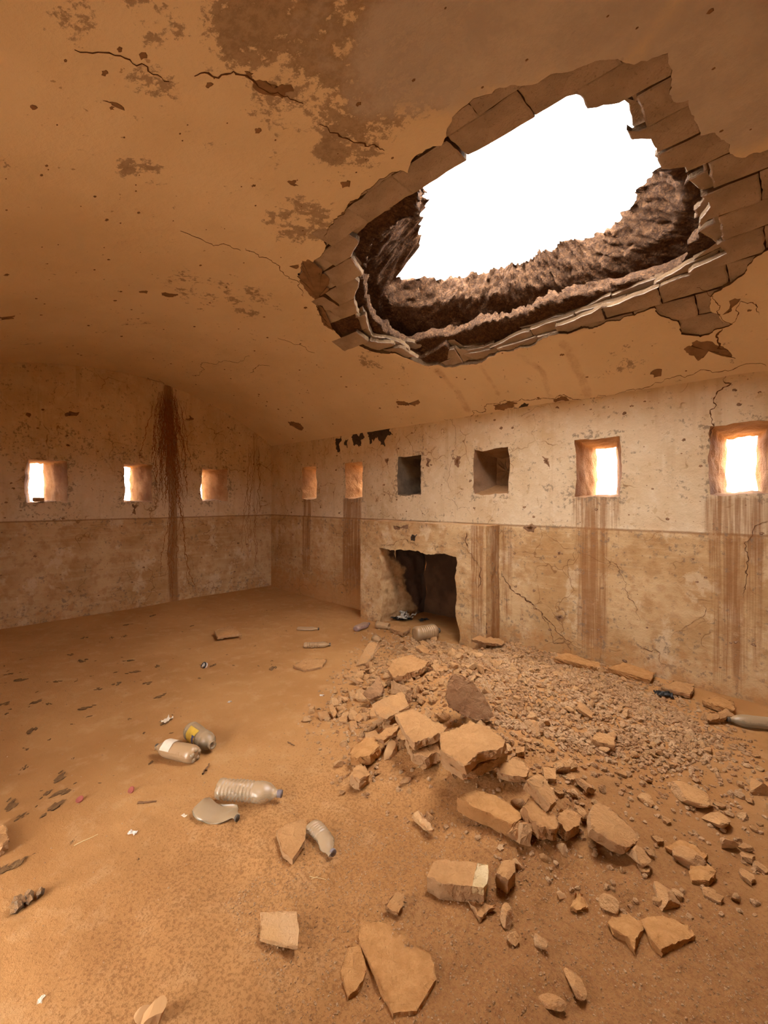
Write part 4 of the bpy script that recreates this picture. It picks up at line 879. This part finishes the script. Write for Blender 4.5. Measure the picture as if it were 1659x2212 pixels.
# dark droppings and charcoal on the left of the floor
DV = []
for k in range(6):
    rg = np.random.default_rng(70 + k); m = Mix()
    for j in range(9):
        a = rg.normal(0, .36, 2) * np.array([1.3, .7]); m.add(stone_verts(IV2 if j < 4 else IV1, rg, .6, 3) * rg.uniform(.15, .5) * np.array([1.1, .9, .7]) + np.r_[a, .1], IT1)
    DV.append(mesh_np('dark_clump', *m.get(), False)); DV[-1].materials.append(MDUNG)
rg = np.random.default_rng(4)
cl = [(70, 1577), (100, 1520), (185, 1530), (175, 1428), (180, 1378), (240, 1380), (265, 1377), (150, 1415), (290, 1452), (340, 1440), (255, 1478), (320, 1475), (330, 1330), (275, 1350), (115, 1473), (30, 1455), (40, 1470), (75, 1518), (48, 1665), (130, 1680), (100, 1715), (135, 1712), (60, 1755), (25, 1740), (115, 1745), (10, 1520), (460, 1438), (590, 1443), (415, 1352), (345, 1505), (210, 1490), (280, 1427), (360, 1560), (20, 1875)]
for x, y in cl:
    g = ground(x, y); o = link('dark_clump', DV[rg.integers(6)]); s = rg.uniform(.028, .05); o.scale = (s * 1.3, s, s * .6); o.location = (g[0], g[1], g[2]); o.rotation_euler = (0, 0, rg.uniform(0, 6)); tag(o, 'flattened dark clump of debris on the sandy floor', 'clump', 'dark clumps on the left of the floor')
LEFT = np.array([ground(*p)[:2] for p in [(-40, 1390), (300, 1320), (560, 1290), (700, 1400), (420, 1560), (330, 1850), (-40, 2100)]])
for x, y in scatter(LEFT, 150, rg):
    o = link('dark_crumb', DV[rg.integers(6)]); s = .004 + .012 * rg.random()**2; o.scale = (s * 1.3, s, s * .7); o.location = (x, y, float(hf(x, y))); o.rotation_euler = (0, 0, rg.uniform(0, 6)); tag(o, 'small dark crumb of debris on the sandy floor', 'crumb', 'dark crumbs on the left of the floor')
LUMP = m_rock('charred_lump', (.16, .11, .07, 1), (.09, .06, .035, 1), .45, 20, False)
g = ground(47, 1952); rg = np.random.default_rng(5); m = Mix()
for j in range(7): m.add(stone_verts(IV2, rg, .5, 3) * rg.uniform(.018, .03) + np.r_[rg.normal(0, .022, 2), .01], IT2)
o = link('charred_lump', mesh_np('charred_lump', *m.get(), False), LUMP); o.location = g; tag(o, 'dark charred lump on the bare sand at the lower left', 'lump')

# ------------------------------------------------------------------ plastic bottles
M_CLEAR = m_plastic('dusty_clear_plastic', (.44, .35, .23, 1), .5, .5)
M_TAN = m_plastic('dust_filled_plastic', (.42, .28, .155, 1), .2, .6)
M_GREY = m_plastic('grey_green_plastic', (.28, .24, .165, 1), .25, .55)
M_BLUE = m_plastic('lilac_plastic', (.36, .25, .25, 1), .3, .6)
M_CAP = m_plain('violet_cap', (.22, .18, .18, 1), .5, .3); M_CAPD = m_plain('dark_cap', (.10, .08, .06, 1), .6, .3)
M_PAPER = m_plain('dusty_paper', (.74, .62, .47, 1), .9, .15); M_RED = m_plain('faded_red_print', (.35, .07, .05, 1), .7, .3)
M_YEL = m_plain('faded_yellow_label', (.60, .37, .05, 1), .7, .35, 30); M_WHITE = m_plain('white_paper', (.70, .63, .55, 1), .8, .15); M_INK = m_plain('dark_ink', (.08, .07, .13, 1), .7, .3)
def lathe(prof, seg, dent=0., squash=1., seed=0, bend=0.):
    """rings along +X from a (x, radius) profile"""
    prof = np.asarray(prof); a = np.linspace(0, 2*np.pi, seg, endpoint=False); L = prof[-1, 0] - prof[0, 0]
    rows = []
    for x, r in prof:
        rr = r * (1 + dent * fbm(np.cos(a) * 1.7 + x * 16, np.sin(a) * 1.7 + 3, seed, 3) * min(1, r / max(prof[:, 1]) ))
        rows.append(np.c_[np.full(seg, x), rr * np.cos(a) / squash**.5 + bend * (x / L)**2, rr * np.sin(a) * squash])
    P = np.array(rows); P = np.concatenate([P, P[:, :1]], 1); m = Mix(); m.grid(P); return m
def ribs(x0, x1, r, n, d, per=6):
    x = np.linspace(x0, x1, n * per + 1); return [(a, r - d * (.5 - .5 * math.cos(2*math.pi*n*(a-x0)/(x1-x0)))) for a in x]
def bottle(name, label, pb, pn, prof, cap, mat, capm, dent=.06, squash=1., seed=1, bend=0., roll=0., lift=0., pitch=0., capname='cap', cat='bottle'):
    """pb, pn: picture points on the ground under the base and the neck"""
    a, b = ground(*pb), ground(*pn); prof = np.array(prof, float); L = prof[-1, 0]
    rmax = prof[:, 1].max(); d = b[:2] - a[:2]; yaw = math.atan2(d[1], d[0])
    root = empty(name); mid = (a + b) / 2
    body = lathe([(prof[0, 0], .001)] + [(prof[0,0]-.0005, prof[0,1]*.5)] + list(map(tuple, prof)), 36, dent, squash, seed, bend)
    V, T = body.get(); V[:, 0] -= L / 2
    bo = link('body', mesh_np('body', V, T), mat, root)
    if cap:
        r, w, x = cap; n = 20; yb = bend * (x / L)**2
        cm = lathe([(x, .001), (x, r * .96), (x + .002, r), (x + w * .5, r * 1.0), (x + w - .002, r), (x + w, r * .94), (x + w - .001 if capm is not None else x, .001)], n); V, T = cm.get(); V[:, 0] -= L / 2; V[:, 1] += yb
        link(capname, mesh_np(capname, V, T), capm, root)
    root.location = (mid[0], mid[1], max(a[2], b[2], mid[2]) + rmax * squash - .006 + lift); root.rotation_euler = Euler((roll, -pitch, yaw), 'XYZ')
    tag(root, label, cat); return root, L, yaw
def wrap(root, name, mat, L, x0, x1, r, a0, a1, squash=1., flare=0., seed=0):
    a = np.linspace(a0, a1, 18); x = np.linspace(x0, x1, 6); rows = []
    for i, t in enumerate(a):
        e = flare * max(0, (i - 11) / 6)**2; rows.append(np.c_[x - L/2 + e * .2 + .002 * np.sin(i + x * 90), np.full(6, (r + e + .002) * math.cos(t)), np.full(6, (r + e + .002) * math.sin(t) * squash)])
    m = Mix(); m.grid(np.array(rows)); return link(name, mesh_np(name, *m.get()), mat, root)
BIG = lambda L, r: [(0, r*.72), (.006, r*.92), (.02, r), ] + ribs(.03, L*.60, r, 9, .0055) + [(L*.63, r*.97), (L*.66, r*1.02), (L*.72, r*1.03), (L*.80, r*.92), (L*.87, r*.60), (L*.92, r*.34), (L*.925, r*.38), (L*.935, r*.34), (L, r*.32)]
SODA = lambda L, r: [(0, r*.5), (.004, r*.82), (.03, r*.98), (.05, r), (L*.30, r*.985), (L*.5, r*.97), (L*.62, r), (L*.72, r*.96), (L*.80, r*.82), (L*.87, r*.58), (L*.92, r*.34), (L*.93, r*.4), (L*.94, r*.34), (L, r*.32)]
# ribbed water bottle with a violet cap
b3, L, _ = bottle('water_bottle', 'large ribbed clear water bottle with violet cap and torn label', (478, 1722), (600, 1732), BIG(.33, .050), (.0175, .022, .312), M_CLEAR, M_CAP, .13, .92, 3)
ls = wrap(b3, 'label_scrap', M_WHITE, L, .16, .21, .051, -1.75, -.9, .92, .03); wrap(ls, 'label_print', M_INK, L, .155, .166, .0525, -1.75, -1.3, .92, .01)
# soda bottle with pale torn label, base with petals to the right
b2, L, _ = bottle('soda_bottle', 'dust-coated soda bottle with a pale torn paper label', (438, 1650), (325, 1628), SODA(.285, .050), (.0165, .016, .27), M_TAN, M_CAPD, .09, .95, 8)
pw = wrap(b2, 'paper_label', M_PAPER, L, .150, .215, .0515, .35, 2.75, .95, .012); wrap(pw, 'label_edge', M_RED, L, .150, .215, .0508, 2.72, 3.3, .95)
V0 = Mix()
for k in range(5):
    a = k * 2*math.pi/5 + .4; V0.add(IV2 * np.array([.017, .016, .016]) + np.array([-L/2 + .008, .027*math.cos(a), .027*math.sin(a)]), IT2)
link('base_petals', mesh_np('base_petals', *V0.get()), M_CLEAR, b2)
# stout bottle with yellow label
ST = [(0, .035), (.004, .044), (.012, .047), (.020, .047), (.023, .043), (.028, .043), (.031, .047), (.04, .047), (.07, .0465), (.10, .044), (.125, .045), (.15, .047), (.165, .047), (.168, .044), (.175, .045), (.19, .042), (.205, .032), (.212, .021), (.214, .019), (.230, .018)]
ST = [(x * 1.16, r * 1.13) for x, r in ST]
b1, L, _ = bottle('sauce_bottle', 'stout grimy bottle with faded yellow label and open neck', (405, 1592), (466, 1632), ST, None, M_GREY, None, .03, 1., 4)
yl = wrap(b1, 'yellow_label', M_YEL, L, .05, .145, .0528, 1.9, 4.3)
wrap(yl, 'label_print', M_INK, L, .115, .14, .0534, 2.6, 3.6)
rm = lathe([(.2575, .021), (.26, .024), (.269, .024), (.269, .0155), (.25, .0145), (.238, .002)], 20); V, T = rm.get(); V[:, 0] -= L/2; link('neck_rim', mesh_np('neck_rim', V, T), M_CLEAR, b1)
# crushed bottle
CR = [(0, .030), (.004, .040), (.02, .043), (.06, .044), (.10, .041), (.14, .043), (.165, .040), (.185, .030), (.2, .016), (.207, .0135), (.225, .013)]
def crush(root, amt, seed, axis_fold=.6):
    bo = [c for c in root.children if c.name.startswith('body')][0]; me = bo.data
    for v in me.vertices:
        x, y, z = v.co; k = math.exp(-((x - .02) / .05)**2)
        f = fbm(np.array([x * 14]), np.array([y * 14]), seed, 3)[0]
        v.co.z = z * (1 - amt * .45) - amt * .022 * k * (1 if z > 0 else 0) + .012 * amt * f
        v.co.y = y * (1 + amt * .25) + .014 * amt * math.sin(x * 28 + seed)
b4, L, _ = bottle('crushed_bottle', 'flattened crushed bottle caked with dust, dark open neck', (425, 1745), (520, 1778), CR, (.0145, .010, .219), M_GREY, M_CAPD, .14, .8, 6, capname='neck_ring')
crush(b4, 1., 6); b4.location.z -= .012
# small crumpled bottle
SM = [(0, .022), (.004, .030), (.015, .032)] + ribs(.02, .085, .032, 5, .003, 5) + [(.10, .030), (.12, .0315), (.14, .030), (.16, .022), (.175, .0135), (.18, .015), (.183, .0125), (.20, .012)]
b5, L, _ = bottle('small_bottle', 'small crumpled clear bottle with open violet neck beside the leaf-shaped slab', (680, 1797), (722, 1848), SM, (.0145, .012, .187), M_CLEAR, M_CAP, .16, .88, 9, bend=-.018, capname='neck_ring')
crush(b5, .45, 2)
# by the fireplace
JG = [(0, .05), (.006, .072), (.02, .078)] + ribs(.05, .22, .078, 7, .004, 5) + [(.235, .077), (.255, .070), (.275, .05), (.285, .03), (.30, .026)]
b6, L, _ = bottle('water_jug', 'wide ribbed dusty water jug lying before the hearth', (893, 1385), (950, 1376), JG, (.028, .02, .292), M_TAN, M_CAPD, .03, 1., 5)
b7, L, _ = bottle('lilac_bottle', 'crumpled lilac-tinted bottle left of the fireplace opening', (765, 1366), (800, 1352), SODA(.26, .044), (.016, .014, .25), M_BLUE, M_CAP, .16, .85, 12)
b8, L, _ = bottle('half_bottle', 'dusty cut-off bottle between the lilac bottle and the hearth', (812, 1356), (842, 1360), [(0, .035), (.004, .05), (.03, .052), (.09, .045), (.13, .046), (.16, .040)], None, M_TAN, None, .15, .8, 13)
b9, L, _ = bottle('ribbed_bottle', 'crushed ribbed bottle on the sand left of the gravel', (655, 1398), (715, 1396), BIG(.27, .04), (.015, .014, .258), M_TAN, M_CAPD, .2, .6, 14)
b10, L, _ = bottle('flattened_bottle', 'flattened brown bottle near the wall left of the fireplace', (642, 1360), (688, 1361), SODA(.25, .034), (.015, .014, .24), M_TAN, M_CAPD, .2, .5, 15)
b11, L, _ = bottle('buried_bottle', 'brown bottle sunk in sand below the lilac bottle', (803, 1378), (828, 1392), [(0, .03), (.01, .045), (.06, .044), (.10, .03), (.13, .018)], None, M_TAN, None, .05, 1., 16, lift=-.03)
b12, L, _ = bottle('wall_bottle', 'dusty grey bottle at the right frame edge by the long wall', (1690, 1578), (1572, 1564), SODA(.31, .042), (.016, .016, .295), M_GREY, M_CAPD, .05, .9, 17)

# ------------------------------------------------------------------ small litter
def crumple(name, label, px, py, s, mat, seed, flat=.5, cat='scrap', lift=0.):
    g = ground(px, py); rg = np.random.default_rng(seed); n = 9
    u, v = np.meshgrid(np.linspace(-1, 1, n), np.linspace(-1, 1, n))
    z = flat * (fbm(u * 2 + seed, v * 2, seed, 3) + .5 * np.abs(np.sin(3 * u + v * 2 + seed)))
    x = u + .25 * rg.normal(size=u.shape) * .4; y = v * .6 + .2 * np.sin(u * 3 + seed)
    m = Mix(); P = np.dstack([x, y, z - z.min()]) * s; m.grid(P); V, T = m.get()
    bm_o = link(name, mesh_np(name, V, T, False), mat); bm_o.location = g + np.array([0, 0, lift]); bm_o.rotation_euler = (0, 0, rg.uniform(0, 6))
    so = bm_o.modifiers.new('thickness', 'SOLIDIFY'); so.thickness = .0012
    return tag(bm_o, label, cat)
M_FOIL = m_plain('silver_grey_foil', (.50, .45, .37, 1), .4, .5, 30, .4); M_BLK = m_plain('black_plastic', (.03, .028, .026, 1), .4, .3)
foil = empty('crumpled_bag', ground(872, 1338))
rg = np.random.default_rng(8)
for k in range(9):
    n = 8; u, v = np.meshgrid(np.linspace(-1, 1, n), np.linspace(-.35, .35, 4)); z = .5 * fbm(u * 2 + k, v * 3, k, 3) + .3 + .25 * (k % 3); m = Mix(); m.grid(np.dstack([u + .1 * np.sin(v * 9), v + .3 * np.sin(u * 2.5 + k), z]) * .085); V, T = m.get()
    o = link('bag_strip', mesh_np('bag_strip', V, T, False), M_FOIL if k % 3 else M_BLK, foil); o.location = (rg.normal(0, .05), rg.normal(0, .04), .0); o.rotation_euler = (rg.normal(0, .2), rg.normal(0, .2), rg.uniform(0, 6))
tag(foil, 'crumpled silver-grey plastic bag in the mouth of the hearth', 'bag')
crumple('plastic_scrap', 'black plastic scrap at the wall side of the gravel', 1432, 1505, .055, M_BLK, 4, .5)
crumple('paper_scrap', 'tiny white paper scrap alone on the sand above the bottles', 495, 1518, .014, M_WHITE, 5, .7)
crumple('paper_scrap', 'white printed paper scrap on the sand at the lower left', 286, 1800, .019, M_WHITE, 6, .4)
crumple('paper_scrap', 'small whitish scrap at the left edge of the heap', 695, 1503, .016, M_WHITE, 7, .5)
crumple('leaf_scrap', 'curled pale brown leaf behind the bottle with yellow label', 360, 1558, .035, M_PAPER, 9, .6, 'leaf')
crumple('paper_scrap', 'pale beige scrap left of the crushed bottle', 398, 1762, .013, M_PAPER, 10, .3)
crumple('paper_scrap', 'ivory scrap on the smooth sand at the lower left corner', 88, 2160, .011, M_PAPER, 11, .3)
crumple('plastic_scrap', 'dark plastic strip at the back of the hearth mouth', 915, 1340, .06, M_BLK, 12, .3)
def ring(name, label, px, py, r, mat, th=.35):
    g = ground(px, py); m = lathe([(0, .001), (0, r*.9), (.003, r), (r*.55, r), (r*.6, r*.9), (r*.55, r*.78), (.004, r*.75), (.004, .001)], 24); V, T = m.get()
    V = V[:, [1, 2, 0]]; o = link(name, mesh_np(name, V, T), mat); o.location = g + np.array([0, 0, .004]); o.rotation_euler = (th, .2, 0); return tag(o, label, 'bottle cap')
M_PINK = m_plain('faded_red_plastic', (.36, .10, .07, 1), .6, .3)
ring('bottle_cap', 'faded red bottle cap, the left one of two on the sand', 173, 1730, .017, M_PINK); ring('bottle_cap', 'faded red bottle cap nearer the bottles', 285, 1709, .017, M_PINK, .8)
c1 = ring('jar_lid', 'dark-rimmed pale lid alone on the sand left of the heap', 444, 1440, .03, M_WHITE, 1.0); c1['category'] = 'lid'
m = lathe([(0, .024), (.004, .031), (.012, .031), (.014, .022)], 20); V, T = m.get(); o = link('rim', mesh_np('rim', V[:, [1, 2, 0]], T), M_BLK, c1); o.location = (0, 0, .014)
def stick(label, a, b, r, mat, seed):
    p, q = ground(*a), ground(*b); n = 10; rg = np.random.default_rng(seed); t = np.linspace(0, 1, n)[:, None]; c = p + (q - p) * t + rg.normal(0, r * .5, (n, 3)); c[:, 2] = hf(c[:, 0], c[:, 1]) + r
    d = (q - p); d /= np.linalg.norm(d); s = np.cross(d, (0, 0, 1)); rows = []
    for k in range(n):
        a_ = np.linspace(0, 2*np.pi, 7); w = r * (1 - .4 * k / n); rows.append(c[k] - p + w * (np.cos(a_)[:, None] * s + np.sin(a_)[:, None] * np.array([0, 0, 1])))
    m = Mix(); m.grid(np.array(rows)); o = link('twig', mesh_np('twig', *m.get()), mat); o.location = p; return tag(o, label, 'twig')
M_STRAW = m_plain('straw', (.66, .46, .22, 1), .8, .2); M_WOOD = m_plain('dark_wood', (.22, .11, .05, 1), .9, .4)
stick('dark twig lying left of the crushed bottle', (296, 1737), (338, 1733), .005, M_WOOD, 1)
stick('pale straw on the sand at the lower left', (160, 1828), (213, 1803), .0022, M_STRAW, 2)
stick('short grey twig below the soda bottle', (440, 1672), (452, 1652), .006, M_WOOD, 3)
stick('thin dark twig right of the bottles', (622, 1604), (636, 1612), .004, M_WOOD, 4)
for k, (a, b) in enumerate([((905, 1652), (925, 1662)), ((912, 1648), (930, 1652)), ((900, 1660), (922, 1650)), ((668, 1894), (705, 1902)), ((672, 1900), (690, 1892))]):
    tag(stick('pale dry straw on the sand before the heap', a, b, .0016, M_STRAW, 20 + k), 'wisp of pale dry straw on the sand before the heap', 'straw', 'straw wisps before the heap').name = 'straw_wisp'
# brick on the sill of the leftmost loophole
p = on_plane(83, 1080, (-.12, 0, 0), (1, 0, 0))
V, T = slab_mesh(np.array([(-.05, -.05, 0), (.05, -.05, 0), (.05, .05, 0), (-.05, .05, 0)]), (0, 0, 1), .05, 5, .004)[1:]
o = link('sill_brick', mesh_np('sill_brick', V, T, False), MRUB); o.location = (p[0], p[1], 1.53); tag(o, 'small brick on the sill of the leftmost loophole', 'brick')
print('objects', len(bpy.data.objects), 'tris', sum(len(m.polygons) for m in bpy.data.meshes))
